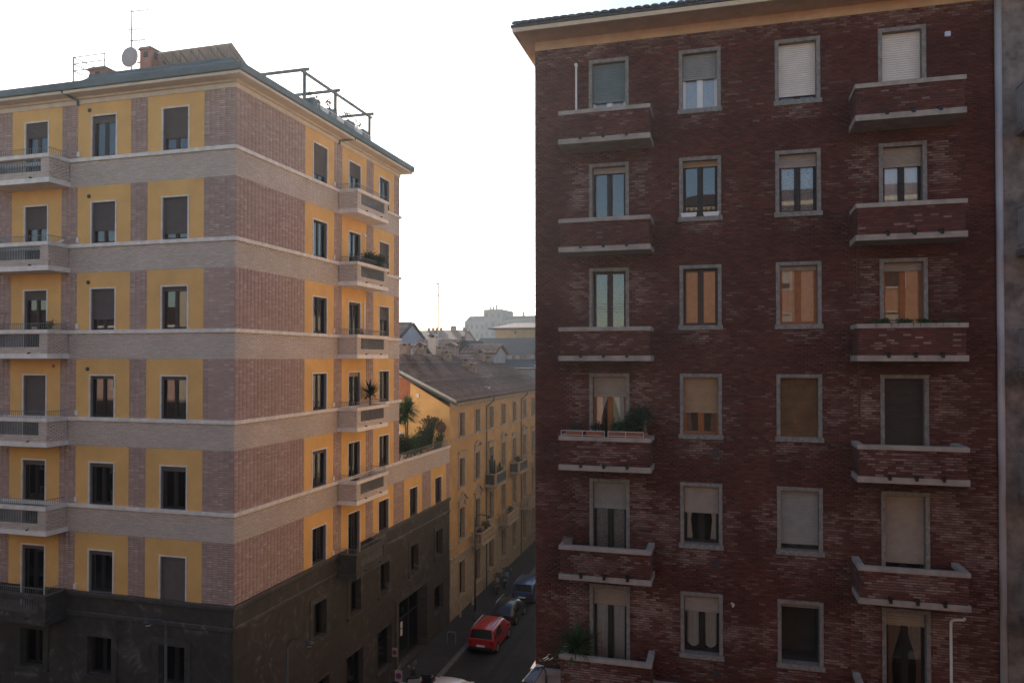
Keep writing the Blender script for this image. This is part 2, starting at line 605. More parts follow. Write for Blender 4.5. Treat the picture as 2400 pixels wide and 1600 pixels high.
def window(F, bld, s0, s1, z0, z1, casing, frame=M_BROWNF, depth=0.2, cw=0.06, proud=0.03, sill=0.0, shutter=0.0, shm=M_SHB, curtain=None,
           cm=M_CURW, cz=None, slat=0.05, rails=True, name='window', reveal=None, room=True, cross=None, open_dark=False, leaves=2, glass=None):
    """opening s0..s1, z0..z1; casing strips round it; frame, panes, shutter and curtain behind"""
    mb = MB()
    g = 0.004
    if cw:
        F.box(mb, s0 - cw, s0, -0.02, proud, z0, z1 + cw)
        F.box(mb, s1, s1 + cw, -0.02, proud, z0, z1 + cw)
        F.box(mb, s0, s1, -0.02, proud, z1, z1 + cw)
    if sill:
        F.box(mb, s0 - cw - 0.04, s1 + cw + 0.04, -0.05, proud + 0.07, z0 - sill, z0 - 0.001)
    # reveals
    d = -depth - 0.07
    rv = MB()
    for q in ([(s0, -0.015, z0), (s0, d, z0), (s0, d, z1), (s0, -0.015, z1)], [(s1, d, z0), (s1, -0.015, z0), (s1, -0.015, z1), (s1, d, z1)],
              [(s0, -0.015, z1), (s0, d, z1), (s1, d, z1), (s1, -0.015, z1)], [(s0, d, z0), (s0, -0.015, z0), (s1, -0.015, z0), (s1, d, z0)]):
        mb.add([F.pt(*p) for p in q], [(0, 1, 2, 3)], 1)
    w = mb.build(name, [casing, reveal or casing], bld, recalc=False)
    fw = 0.055
    if not open_dark:
        fb = MB()
        ta, tb = -depth - 0.06, -depth
        F.box(fb, s0 + g, s0 + fw, ta, tb, z0 + g, z1 - g)
        F.box(fb, s1 - fw, s1 - g, ta, tb, z0 + g, z1 - g)
        F.box(fb, s0 + fw, s1 - fw, ta, tb, z1 - fw - 0.02, z1 - g)
        F.box(fb, s0 + fw, s1 - fw, ta, tb, z0 + g, z0 + 0.09)
        edges = [s0 + fw + (s1 - s0 - 2 * fw) * k / leaves for k in range(leaves + 1)]
        for k in range(1, leaves):
            F.box(fb, edges[k] - 0.06, edges[k] + 0.06, ta, tb + 0.012, z0 + 0.09, z1 - fw - 0.02)
        for k in range(leaves):      # sash stiles
            a = edges[k] + (0.06 if k else 0)
            b = edges[k + 1] - (0.06 if k < leaves - 1 else 0)
            F.box(fb, a, a + 0.035, ta + 0.01, tb - 0.01, z0 + 0.09, z1 - fw - 0.02)
            F.box(fb, b - 0.035, b, ta + 0.01, tb - 0.01, z0 + 0.09, z1 - fw - 0.02)
            if cross:
                F.box(fb, a + 0.035, b - 0.035, ta + 0.01, tb - 0.012, cross - 0.03, cross + 0.03)
        fb.build('frame', frame, w)
        for k in range(leaves):
            a = edges[k] + (0.06 if k else 0) + 0.034
            b = edges[k + 1] - (0.06 if k < leaves - 1 else 0) - 0.034
            pb = MB()
            F.box(pb, a, b, -depth - 0.036, -depth - 0.026, z0 + 0.088, z1 - fw - 0.018)
            pb.build('pane', glass or M_GLASS, w)
    if shutter > 0:
        zb = z1 - (z1 - z0) * shutter
        sb = MB()
        n = max(1, int((z1 - zb) / slat))
        t0 = -depth * 0.75
        vs, fs = [], []
        for i in range(n):
            za, zc = z1 - (z1 - zb) * i / n, z1 - (z1 - zb) * (i + 1) / n
            b = len(vs)
            prof = [(za, t0 - 0.02), (za - (za - zc) * 0.25, t0), (za - (za - zc) * 0.8, t0 + 0.004), (zc, t0 - 0.02)]
            for z, t in prof:
                vs += [F.pt(s0 + 0.01, t, z), F.pt(s1 - 0.01, t, z)]
            for k in range(3):
                fs.append((b + 2 * k, b + 2 * k + 1, b + 2 * k + 3, b + 2 * k + 2))
        sb.add(vs, fs)
        F.box(sb, s0 + 0.012, s1 - 0.012, t0 - 0.02, t0 + 0.006, zb - 0.035, zb)
        tag(sb.build('shutter', shm, w, recalc=False), kind='stuff')
    if curtain:
        curtain_mesh(F, s0 + 0.05, s1 - 0.05, z0 + 0.1 if cz is None else cz, z1 - 0.1, -depth - 0.11, curtain).build('curtain', cm, w, smooth=True, recalc=False)
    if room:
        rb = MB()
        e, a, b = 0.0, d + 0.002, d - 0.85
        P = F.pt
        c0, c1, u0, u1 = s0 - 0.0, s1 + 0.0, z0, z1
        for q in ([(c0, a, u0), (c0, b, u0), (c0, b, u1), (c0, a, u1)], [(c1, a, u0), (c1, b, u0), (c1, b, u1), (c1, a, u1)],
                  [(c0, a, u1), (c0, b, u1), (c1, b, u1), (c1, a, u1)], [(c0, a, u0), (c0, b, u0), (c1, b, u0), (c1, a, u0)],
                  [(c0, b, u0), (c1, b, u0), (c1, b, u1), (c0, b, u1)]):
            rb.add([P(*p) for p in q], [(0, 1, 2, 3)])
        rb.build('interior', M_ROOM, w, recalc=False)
    return w

# ---------------------------------------------------------------- ground
YF, XL, XR = 25.2, -18.4, -6.31             # street line of both facades, left block's side wall, brick block's side wall


def sheet(name, x0, x1, y0, y1, z, m, kind='structure'):
    mb = MB()
    mb.add([(x0, y0, z), (x1, y0, z), (x1, y1, z), (x0, y1, z)], [(0, 1, 2, 3)])
    return tag(mb.build(name, m, recalc=False), kind=kind)


sheet('ground', -330, 230, -95, 400, -0.01, mat('town_ground', (0.12, 0.11, 0.10), 0.95, 0.2, 0.1))
sheet('road', -120, 90, 4.0, 21.8, 0.0, M_ASPH)
sheet('side_road', -15.72, -8.9, 21.8, 170, 0.0, M_ASPH)
sheet('side_road_south', -15.72, -8.9, -94, 4.0, 0.0, M_ASPH)


def pavement(name, x0, x1, y0, y1, kerb):
    mb = MB()
    mb.box(x0, x1, y0, y1, -0.005, 0.12, 0)
    o = tag(mb.build(name, M_PAVE), kind='structure')
    for (a, b, c, d) in kerb:
        along_y = (d - c) > (b - a)
        n = int(((d - c) if along_y else (b - a)) / 1.0)
        for i in range(n):
            kb = MB()
            if along_y: kb.box(a, b, c + (d - c) * i / n + 0.006, c + (d - c) * (i + 1) / n - 0.006, -0.002, 0.126)
            else: kb.box(a + (b - a) * i / n + 0.006, a + (b - a) * (i + 1) / n - 0.006, c, d, -0.002, 0.126)
            kb.build('kerb_stone', M_KERB, o)
    return o


pavement('pavement', -18.4, -16.05, 21.8, 82, [(-16.046, -15.72, 32, 72)])
pavement('pavement', -8.55, XR, 21.8, 82, [(-8.9, -8.554, 32, 66)])
pavement('pavement', -60, -18.41, 21.8, 25.15, [])
pavement('pavement', XR + 0.01, 60, 21.8, 24.8, [])
# patched trench lines in the asphalt
for (a, b, c, d) in ((-13.3, -12.9, 36, 60), (-12.2, -11.2, 41, 44.5), (-14.9, -14.1, 38.6, 41.2)):
    tag(sheet('asphalt_patch', a, b, c, d, 0.004, mat('asphalt_patch', (0.022, 0.022, 0.022), 0.9, 0.2, 2.0)))

# ---------------------------------------------------------------- left block: ochre, brick and stone apartment building
FRONT, SIDE = Frame('front', YF), Frame('east', XL)
PITCH = 3.592
ZS = [26.69 - PITCH * k for k in range(6)]
LB = thing('apartment_building', 'ochre apartment building with brick corner, pale stone bands and dark stone base', 'building', (XL - 6, YF + 6, 0))

cores = MB()
cores.box(-52, XL - 1.05, YF + 1.1, 40.35, 0, 28.9)
cores.box(-120, -52.01, YF + 0.01, 40.35, 0, 29.4)
cores.box(-52, XL - 0.02, 40.36, 40.58, 0, 28.9)
cores.box(-34, XL - 1.05, 40.59, 48.9, 0, 11.55)
cores.build('inner_walls', M_CREAM, LB)

bayF = [-28.25, -24.72, -21.19]             # centres of the three bays on the front
bayS = [31.59, 35.03, 38.52]                # and on the side street
PWF, WWF = 1.35, 0.60                        # half widths of ochre panel and of opening


def panel(name, m, F, s0, s1, z0, z1, holes, t=0.0, parent=None):
    mb = MB()
    wall_sheet(mb, F, s0, s1, z0, z1, holes, t)
    return mb.build(name, m, parent or LB, recalc=False)


redC = {'front': [], 'side': []}
paleC = {'front': [], 'side': []}
winspec = []


def floor_top(k): return 28.96 if k == 0 else ZS[k] + PITCH - 0.157 - 1.04


# roller shutter share per opening, [bay][floor]
SH_F = [[0.33, 0.52, 0.2, 1.0, 0.10, 0.08], [0.14, 0.67, 0.72, 0.06, 0.07, 0.09], [0.68, 0.83, 0.09, 0.07, 0.10, 1.0]]
SH_S = [[0.78, 0.0, 0.0, 0.0, 0.09, 0.0], [0.36, 0.0, 0.04, 0.1, 0.0, 0.0], [0.0, 0.95, 0.4, 0.0, 0.0, 0.0]]
CU_F = [['tied', None, 'tied', None, 'tied', 'full'], ['full', None, 'tied', 'full', 'tied', 'full'], [None, None, 'tied', 'tied', None, None]]
CU_S = [[None, 'tied', 'tied', 'full', 'tied', 'tied'], ['full', 'tied', 'tied', None, 'tied', None], ['full', None, 'full', 'tied', 'full', 'full']]
CM_F = [[M_CURW, M_CURW, M_CURW, M_CURW, M_CURP, M_CURW], [M_CURW, M_CURW, M_CURW, M_CURP, M_CURO, M_CURW], [M_CURW, M_CURW, M_CURW, M_CURW, M_CURW, M_CURW]]
for k in range(6):
    zc, zt = ZS[k], floor_top(k)
    wt = zc + 1.70
    # front: piers and panels
    edges = [-52.0, -33.10, -30.42, -29.6]
    holes_f = []
    for i, c in enumerate(bayF):
        door = i == 0
        holes_f.append((c - WWF, c + WWF, zc - (0.97 if door else 0.0), wt))
    for i, c in enumerate(bayF):
        panel('ochre_panel', M_YEL, FRONT, c - PWF, c + PWF, zc, zt, holes_f)
    panel('ochre_panel', M_YEL, FRONT, -33.12, -30.42, zc, zt, [])
    for (a, b) in ((-34.0, -33.12), (-30.42, -29.6), (-26.90, -26.07), (-23.37, -22.54), (-19.84, XL)):
        panel('mortar_bed', M_MORTAR, FRONT, a, b, zc, zt, [])
        redC['front'].append((k, a, b, brick_cells(a + 0.004, b - 0.004, zc + 0.004, zt - 0.004, [], 0.245 if b < -20 else 0.24, 0.088, 0.011, 'stack', k, bed=0.017)))
    panel('ochre_panel', M_YEL, FRONT, -52.0, -34.0, zc, zt, [])
    holes_s = []
    for i, c in enumerate(bayS):
        door = i == 1
        holes_s.append((c - 0.63, c + 0.63, zc - (0.97 if door else 0.0), wt))
    for i, c in enumerate(bayS):
        panel('ochre_panel', M_YEL, SIDE, c - 1.32, c + 1.32, zc, zt, holes_s)
    for (a, b) in ((YF, bayS[0] - 1.32), (bayS[0] + 1.32, bayS[1] - 1.32), (bayS[1] + 1.32, bayS[2] - 1.32), (bayS[2] + 1.32, 40.58)):
        panel('mortar_bed', M_MORTAR, SIDE, a, b, zc, zt, [])
        redC['side'].append((k, a, b, brick_cells(a + 0.004, b - 0.004, zc + 0.004, zt - 0.004, [], 0.245, 0.088, 0.011, 'stack', k, bed=0.017)))
    if k < 5:
        b0, b1 = zc - 0.157 - 1.04, zc - 0.157
        panel('mortar_bed', M_MORTARP, FRONT, -52, XL, b0, b1, holes_f)
        paleC['front'].append((k, brick_cells(-34, XL, b0 + 0.003, b1 - 0.003, holes_f + ([(bayF[0] - 1.8, bayF[0] + 1.8, b0, b1)] if False else []), 0.25, 0.07, 0.009, 'run', k)))
        se = 48.93 if k == 4 else 40.58
        panel('mortar_bed', M_MORTARP, SIDE, YF, se, b0, b1, holes_s)
        paleC['side'].append((k, brick_cells(YF - 0.01, se, b0 + 0.003, b1 - 0.003, holes_s, 0.25, 0.07, 0.009, 'run', k + 9)))
    # openings
    for i, c in enumerate(bayF):
        door = i == 0
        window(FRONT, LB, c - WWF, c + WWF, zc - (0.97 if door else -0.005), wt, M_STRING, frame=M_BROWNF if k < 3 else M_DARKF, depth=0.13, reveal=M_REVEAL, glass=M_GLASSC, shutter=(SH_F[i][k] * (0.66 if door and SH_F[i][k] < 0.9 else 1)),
               curtain=CU_F[i][k], cm=CM_F[i][k], cross=zc - 0.15 if door else None, name='balcony_door' if door else 'window')
    for i, c in enumerate(bayS):
        door = i == 1
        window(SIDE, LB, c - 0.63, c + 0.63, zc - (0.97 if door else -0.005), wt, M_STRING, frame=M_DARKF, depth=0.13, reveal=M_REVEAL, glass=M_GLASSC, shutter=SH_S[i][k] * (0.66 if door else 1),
               curtain=CU_S[i][k], cross=zc - 0.15 if door else None, name='balcony_door' if door else 'window', shm=M_SHB if not (k == 3 and door) else M_SHTN)
    # round wall vents and small junction boxes
    if k < 4:
        vb = MB()
        vb.cyl(FRONT.pt(-25.47, -0.02, zc + 1.98), FRONT.pt(-25.47, 0.035, zc + 1.98), 0.085, n=14)
        vb.build('vent', M_DARKMET, LB)
    if k == 3:
        vb = MB()
        vb.cyl(FRONT.pt(-27.25, -0.02, zc + 2.1), FRONT.pt(-27.25, 0.03, zc + 2.1), 0.07, n=12)
        vb.build('vent', M_TERRA, LB)
    for F, s in ((FRONT, -26.0), (SIDE, 32.86)):
        jb = MB()
        F.box(jb, s - 0.07, s + 0.07, -0.005, 0.07, zc + 0.06, zc + 0.27)
        jb.build('junction_box', M_STRING, LB, bevel=0.01)

# low wing along the side street: one brick-and-ochre storey
zc, zt = ZS[5], floor_top(5)
wing_w = [(42.72, 0.6), (46.85, 0.6)]
hw = [(c - w, c + w, zc, zc + 1.70) for c, w in wing_w]
for (a, b) in ((41.32, 44.06), (45.56, 48.3)):
    panel('ochre_panel', M_YEL, SIDE, a, b, zc, zt, hw)
for (a, b) in ((40.58, 41.32), (44.06, 45.56), (48.3, 48.93)):
    panel('mortar_bed', M_MORTAR, SIDE, a, b, zc, zt, [])
    redC['side'].append((5, a, b, brick_cells(a + 0.004, b - 0.004, zc + 0.004, zt - 0.004, [], 0.245, 0.088, 0.011, 'stack', 77, bed=0.017)))
for c, w in wing_w:
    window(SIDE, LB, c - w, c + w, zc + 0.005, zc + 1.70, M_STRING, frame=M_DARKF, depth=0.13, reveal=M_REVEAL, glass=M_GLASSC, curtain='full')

# bricks: the stack-bonded panels beside the corner at eye level brick by brick, the rest joined panel by panel
budget = 300
for (k, a, b, C) in redC['front']:
    pl = np.clip((rng.random(len(C)) - 0.82) * 4, 0, 0.8)
    if b == XL and k in (2, 3) and budget > 0:
        order = np.argsort(-C[:, 0])
        take = order[:min(budget, len(C))]
        rest = np.setdiff1d(np.arange(len(C)), take)
        single_bricks(FRONT, C[take], -0.01, 0.007, M_BRL, LB, pl[take])
        budget -= len(take)
        brick_mesh('brickwork', FRONT, C[rest], -0.01, 0.007, M_BRL, LB, pl[rest])
    else:
        brick_mesh('brickwork', FRONT, C, -0.01, 0.007, M_BRL, LB, pl)
for (k, a, b, C) in redC['side']:
    brick_mesh('brickwork', SIDE, C, -0.01, 0.007, M_BRL, LB, np.clip((rng.random(len(C)) - 0.84) * 4, 0, 0.8))
for key, F in (('front', FRONT), ('side', SIDE)):
    for (k, C) in paleC[key]:
        brick_mesh('pale_brickwork', F, C, -0.01, 0.010, M_BRP, LB, rng.random(len(C)) ** 3, 0.004)

# string courses at sill height
for k in range(5):
    zc = ZS[k]
    cuts_f = [-34.0, -31.6, -29.2, -26.8, -24.4, -22.0, -20.0, XL + 0.09]
    for a, b in zip(cuts_f[:-1], cuts_f[1:]):
        mb = MB()
        FRONT.box(mb, a + 0.002, b - 0.002, -0.02, 0.09, zc - 0.157, zc)
        mb.build('string_course', M_STRING, LB, bevel=0.012)
    mb = MB(); FRONT.box(mb, -52, -34.002, -0.02, 0.09, zc - 0.157, zc); mb.build('string_course', M_STRING, LB)
    end = 48.98 if k == 4 else 40.75
    n = int((end - YF) / 2.4)
    for i in range(n):
        mb = MB()
        a, b = YF + (end - YF) * i / n, YF + (end - YF) * (i + 1) / n
        SIDE.box(mb, a + 0.002, b - 0.002, -0.02, 0.09, zc - 0.157, zc)
        mb.build('string_course', M_STRING, LB, bevel=0.012)


def left_balcony(F, s0, s1, zc, dark=False):
    """solid brick parapet with a barred opening, stone cap with a thin rail on it, pale slab below"""
    sm, cm, bm = (M_STONE2, M_STONE2, M_STONE) if dark else (M_SLABW, M_STRING, M_BRP)
    p = 1.05
    zs0, zs1 = zc - 1.18, zc - 0.98
    mb = MB()
    F.box(mb, s0 - 0.03, s1 + 0.03, 0.012, p + 0.03, zs0, zs1, 0)
    c0 = zc - 0.157
    F.box(mb, s0 - 0.04, s1 + 0.04, p - 0.18, p + 0.05, c0, zc, 1)
    F.box(mb, s0 - 0.04, s0 + 0.16, 0.091, p - 0.182, c0, zc, 1)
    F.box(mb, s1 - 0.16, s1 + 0.04, 0.091, p - 0.182, c0, zc, 1)
    o0, o1 = zs1 + 0.24, c0 - 0.03
    a, b = s0 + 0.42, s1 - 0.42
    t0, t1 = p - 0.13, p - 0.012
    for (u, w, x, y) in ((s0, a, zs1, c0), (b, s1, zs1, c0), (a, b, zs1, o0), (a, b, o1, c0)):
        F.box(mb, u + 0.001, w - 0.001, t0, t1, x, y - 0.001, 2)
    F.box(mb, s0 + 0.012, s0 + 0.12, 0.012, t0 - 0.002, zs1, c0 - 0.001, 2)
    F.box(mb, s1 - 0.12, s1 - 0.012, 0.012, t0 - 0.002, zs1, c0 - 0.001, 2)
    bal = mb.build('balcony', [sm, cm, M_STONE if dark else M_MORTARP], LB)
    if not dark:
        C = brick_cells(s0 + 0.012, s1 - 0.012, zs1, c0 - 0.002, [(a, b, o0, o1)], 0.25, 0.07, 0.009, 'run', 5)
        brick_mesh('brickwork', F, C, t1 - 0.01, p, bm, bal, rng.random(len(C)) ** 3, 0.004)
        if F.k == 'front': G, r0, r1, G2 = Frame('east', s1 - 0.012), YF - p + 0.012, YF - 0.012, Frame('west', s0 + 0.012)
        else: G, r0, r1, G2 = Frame('front', s0 + 0.012), XL + 0.012, XL + p - 0.012, Frame('back', s1 - 0.012)
        for g in (G, G2):
            C = brick_cells(r0, r1, zs1, c0 - 0.002, [], 0.25, 0.07, 0.009, 'run', 6)
            brick_mesh('brickwork', g, C, -0.01, 0.011, bm, bal, rng.random(len(C)) ** 3, 0.004)
    rb = MB()
    n = int((b - a) / 0.085)
    for i in range(n + 1):
        s = a + (b - a) * i / n
        F.box(rb, s - 0.011, s + 0.011, p - 0.085, p - 0.06, o0, o1)
    tag(rb.build('bars', M_RAIL, bal), kind='stuff')
    rb = MB()
    hz = zc + 0.26
    tr = p - 0.06
    pts = [F.pt(s0 + 0.05, 0.1, hz), F.pt(s0 + 0.05, tr, hz), F.pt(s1 - 0.05, tr, hz), F.pt(s1 - 0.05, 0.1, hz)]
    rb.tube(pts, 0.014)
    n = int((s1 - s0) / 0.11)
    for i in range(n + 1):
        s = s0 + 0.05 + (s1 - s0 - 0.1) * i / n
        rb.cyl(F.pt(s, tr, zc - 0.01), F.pt(s, tr, hz), 0.0075, n=4)
    for e in (s0 + 0.05, s1 - 0.05):
        for i in range(1, 9):
            rb.cyl(F.pt(e, tr * i / 9 + 0.02, zc - 0.01), F.pt(e, tr * i / 9 + 0.02, hz), 0.0075, n=4)
    tag(rb.build('railing', M_RAIL, bal), kind='stuff')
    for s in (s0 + 0.9, s1 - 0.9):
        sp = MB()
        sp.cyl(F.pt(s, p - 0.02, zs1 + 0.03), F.pt(s, p + 0.11, zs1 + 0.015), 0.028, n=8)
        sp.build('drain_spout', M_BROWNF, bal)
    return bal


for k in range(6):
    left_balcony(FRONT, bayF[0] - 1.8, bayF[0] + 1.8, ZS[k], dark=(k == 5))
    left_balcony(SIDE, bayS[1] - 1.72, bayS[1] + 1.74, ZS[k], dark=(k == 5))

# dark stone base with its windows, mouldings and street entrance
base = MB()
door_f = (bayF[0] - WWF, bayF[0] + WWF, ZS[5] - 0.97, ZS[5])
hf = [(c - 0.61, c + 0.61, 5.35, 6.92) for c in bayF] + [(c - 0.75, c + 0.75, 0.5, 3.25) for c in bayF] + [door_f]
wall_sheet(base, FRONT, -52, XL, 0.1, ZS[5], hf, 0.02)
s1f = [(31.07, 32.23), (34.6, 35.76), (38.05, 39.2), (42.25, 43.4), (46.35, 47.5)]
sgf = [(30.8, 32.5, 0.9, 3.22), (34.25, 36.05, 0.9, 3.25), (37.77, 39.55, 1.0, 3.28), (46.08, 47.7, 1.6, 3.3)]
entr = (40.3, 44.75, 0.1, 4.1)
hs = [(a, b, 5.25, 6.93) for a, b in s1f] + sgf + [entr, (bayS[1] - 0.63, bayS[1] + 0.63, ZS[5] - 0.97, ZS[5])]
wall_sheet(base, SIDE, YF - 0.02, 48.93, 0.1, ZS[5], hs, 0.02)
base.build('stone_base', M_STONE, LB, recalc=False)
mo = MB()
FRONT.box(mo, -52, bayF[0] - 1.87, 0.01, 0.13, ZS[5] - 0.19, ZS[5] + 0.002)
FRONT.box(mo, bayF[0] + 1.87, XL + 0.13, 0.01, 0.13, ZS[5] - 0.19, ZS[5] + 0.002)
SIDE.box(mo, YF, bayS[1] - 1.79, 0.01, 0.13, ZS[5] - 0.19, ZS[5] + 0.002)
SIDE.box(mo, bayS[1] + 1.81, 48.97, 0.01, 0.13, ZS[5] - 0.19, ZS[5] + 0.002)
mo.build('top_moulding', M_STONE2, LB, bevel=0.02)
mo = MB()
FRONT.box(mo, -52, XL + 0.09, 0.01, 0.09, 7.70, 7.90)
SIDE.box(mo, YF, 48.95, 0.01, 0.09, 7.70, 7.90)
mo.build('lower_moulding', M_STONE2, LB, bevel=0.03)
for c in bayF:
    window(FRONT, LB, c - 0.61, c + 0.61, 5.35, 6.92, M_STONE2, frame=M_DARKF, depth=0.24, cw=0.27, proud=0.06, sill=0.14, curtain=None)
    window(FRONT, LB, c - 0.75, c + 0.75, 0.5, 3.25, M_STONE2, frame=M_DARKF, depth=0.3, cw=0.2, proud=0.06)
for a, b in s1f:
    window(SIDE, LB, a, b, 5.25, 6.93, M_STONE2, frame=M_DARKF, depth=0.24, cw=0.3, proud=0.06, sill=0.14, curtain='tied' if a in (34.6, 38.05) else None)
for a, b, u, w in sgf:
    window(SIDE, LB, a, b, u, w, M_STONE2, frame=M_DARKF, depth=0.2, cw=0.09, proud=0.05, sill=0.1, curtain='half' if a == 37.77 else None, cm=M_CURL, leaves=1)
ew = window(SIDE, LB, entr[0], entr[1], entr[2], entr[3], M_STONE2, frame=M_DARKF, depth=0.55, cw=0.24, proud=0.1, leaves=3, cross=2.6, name='entrance')
for s, z in ((41.2, 1.95), (42.2, 2.2), (42.2, 1.75)):
    nb = MB()
    SIDE.box(nb, s - 0.13, s + 0.13, -0.56, -0.54, z - 0.19, z + 0.19)
    nb.build('notice', M_WHITE, ew)

# cornice, gutter and roof edge
XG, YG = XL + 0.72, YF - 0.72
co = MB()
FRONT.box(co, -52, XL + 0.04, 0.0, 0.04, 28.955, 29.14)
SIDE.box(co, YF, 40.62, 0.0, 0.04, 28.955, 29.14)
co.build('frieze', M_CREAM, LB)
co = MB()
def ring(mb, t, z0, z1, x_left, y_end, m=0):
    mb.box(x_left, XL + t, YF - t, YF + 0.3, z0, z1, m)
    mb.box(XL - 0.3, XL + t, YF + 0.3, y_end, z0, z1, m)
ring(co, 0.16, 29.14, 29.24, -52, 40.7)
ring(co, 0.62, 29.24, 29.36, -52, 41.1)
co.build('cornice', M_CREAM, LB, bevel=0.02)
gu = MB()
gu.box(-52, XG, YG, YG + 0.2, 29.362, 29.66)
gu.box(XG - 0.2, XG, YG + 0.2, 41.15, 29.362, 29.66)
gu.build('gutter', M_GREEN, LB, bevel=0.02)
rf = MB()      # low metal-clad roof, higher between the step and the terrace
def slab_roof(x0, x1, y0, y1, z0, z1):
    rf.box(x0, x1, y0, y1, z0, z1)
rf.box(-52, XG - 0.2, YG + 0.2, 41.1, 29.362, 29.5)
rf.hexa([(-26.4, YG + 0.22, 29.5), (XG - 0.22, YG + 0.22, 29.5), (XG - 0.22, 30.4, 29.5), (-26.4, 30.4, 29.5)],
        [(-26.4, YG + 1.5, 30.42), (XG - 1.5, YG + 1.5, 30.42), (XG - 1.5, 29.3, 30.42), (-26.4, 29.3, 30.42)])
rf.box(-26.38, XG - 1.52, YG + 1.52, 29.2, 30.425, 30.56)
roof = rf.build('roof', M_GREEN, LB, bevel=0.02)


def chimney_long(x0, x1, y0, y1, z0, z1, m, vents=True):
    mb = MB()
    mb.box(x0, x1, y0, y1, z0, z1 - 0.12, 0)
    mb.hexa([(x0 - 0.07, y0 - 0.07, z1 - 0.12), (x1 + 0.07, y0 - 0.07, z1 - 0.12), (x1 + 0.07, y1 + 0.07, z1 - 0.12), (x0 - 0.07, y1 + 0.07, z1 - 0.12)],
            [(x0 + 0.02, y0 - 0.04, z1), (x1 - 0.02, y0 - 0.04, z1), (x1 - 0.02, y1 + 0.04, z1), (x0 + 0.02, y1 + 0.04, z1)], 1)
    n = int((y1 - y0) / 0.45)
    for i in range(n):
        y = y0 + (i + 0.5) * (y1 - y0) / n
        mb.box(x1 - 0.02, x1 + 0.004, y - 0.11, y + 0.11, z1 - 0.5, z1 - 0.2, 2)
    mb.box((x0 + x1) / 2 - 0.12, (x0 + x1) / 2 + 0.12, y0 - 0.004, y0 + 0.02, z1 - 0.45, z1 - 0.2, 2)
    mb.build('chimney', [m, M_CHIM, M_BLACK], roof)


chimney_long(-26.84, -25.95, 26.5, 29.0, 30.3, 31.08, M_CHIMR)
chimney_long(-24.15, -23.55, 26.5, 29.6, 30.3, 31.68, M_CHIMR)
dp = MB()
dp.tube([(-26.28, YG + 0.1, 29.4), (-26.28, YG + 0.1, 29.3), (-26.02, YF - 0.1, 29.1), (-26.02, YF - 0.07, 28.9)], 0.05, 8)
dp.tube([(XG - 0.1, 33.9, 29.4), (XG - 0.1, 33.9, 29.3), (XL + 0.1, 33.28, 29.1), (XL + 0.07, 33.28, 28.9)], 0.05, 8)
dp.build('downpipe', M_GREEN, LB)
# parapet rail above the wing terrace
tr = MB()
for i in range(60):
    y = 40.75 + (48.6 - 40.75) * i / 59
    tr.cyl((XL - 0.02, y, 12.31), (XL - 0.02, y, 12.72), 0.009, n=4)
tr.tube([(XL - 0.02, 40.75, 12.72), (XL - 0.02, 48.6, 12.72)], 0.016)
tag(tr.build('terrace_railing', M_RAIL, LB), kind='stuff')
tf = MB()
tf.box(-34, XL - 0.12, 40.6, 48.9, 11.56, 11.6)
tf.box(XL - 0.12, XL - 0.022, 40.6, 48.93, 11.3, 12.31)
tf.build('terrace', M_CREAM, LB)
wp = MB()
wp.cyl(SIDE.pt(36.05, 0.05, ZS[2] - 0.95), SIDE.pt(36.05, 0.05, ZS[2] + 1.75), 0.03)
wp.build('white_pipe', M_WHITE, LB)
wl = MB()
wl.cyl(SIDE.pt(36.0, 0.0, ZS[1] + 1.72), SIDE.pt(36.0, 0.14, ZS[1] + 1.72), 0.1, 0.085, 12)
wl.build('wall_lamp', M_WHITE, LB)

# ---------------------------------------------------------------- right block: dark red brick apartment building
RB = thing('apartment_building', 'dark red brick apartment building with concrete-rimmed brick balconies and tan eaves', 'building', (0, YF + 5, 0))
PR = 3.54
COLS = [(-4.43, -3.08), (-1.435, -0.105), (1.555, 2.905), (4.56, 5.89)]
CW = 0.115
ZB = 7.75                                    # top of the ground storey
cr = MB()
cr.box(XR + 0.02, 7.86, YF + 1.25, 40, 0, 29.0)
cr.box(XR + 0.02, XR + 0.3, YF + 0.03, YF + 1.24, 0, 29.0)
cr.box(7.6, 7.86, YF + 0.03, YF + 1.24, 0, 29.0)
cr.build('inner_walls', M_MORTARR, RB)
mb = MB(); mb.box(XR, XR + 0.018, YF + 1.21, 40, 0.1, 29.0); mb.build('side_wall', M_TANEAVE, RB)
holes = []
openings = []
for k in range(6):
    top = 28.46 - PR * k
    for ci, (a, b) in enumerate(COLS):
        z1 = top - CW
        if ci in (0, 3):
            z0 = 26.43 - PR * k - 0.92
        else:
            z0 = top - 2.12 + 0.15
        openings.append((k, ci, a + CW, b - CW, z0, z1))
        holes.append((a, b, z0 - (0.15 if ci in (1, 2) else 0), top))
grille = [(-0.44, -0.24, 15.15, 15.37), (-0.41, -0.21, 11.6, 11.82), (-0.40, -0.2, 8.1, 8.3)]
panel('mortar_bed', M_MORTARR, FRONT, XR, 7.72, ZB, 29.0, [(a + 0.05, b - 0.05, c + 0.02, d - 0.05) for a, b, c, d in holes], -0.004, RB)
C = brick_cells(XR, 7.70, ZB + 0.12, 29.0, holes + grille, 0.215, 0.0775, 0.011, 'run', 3, bed=0.021)


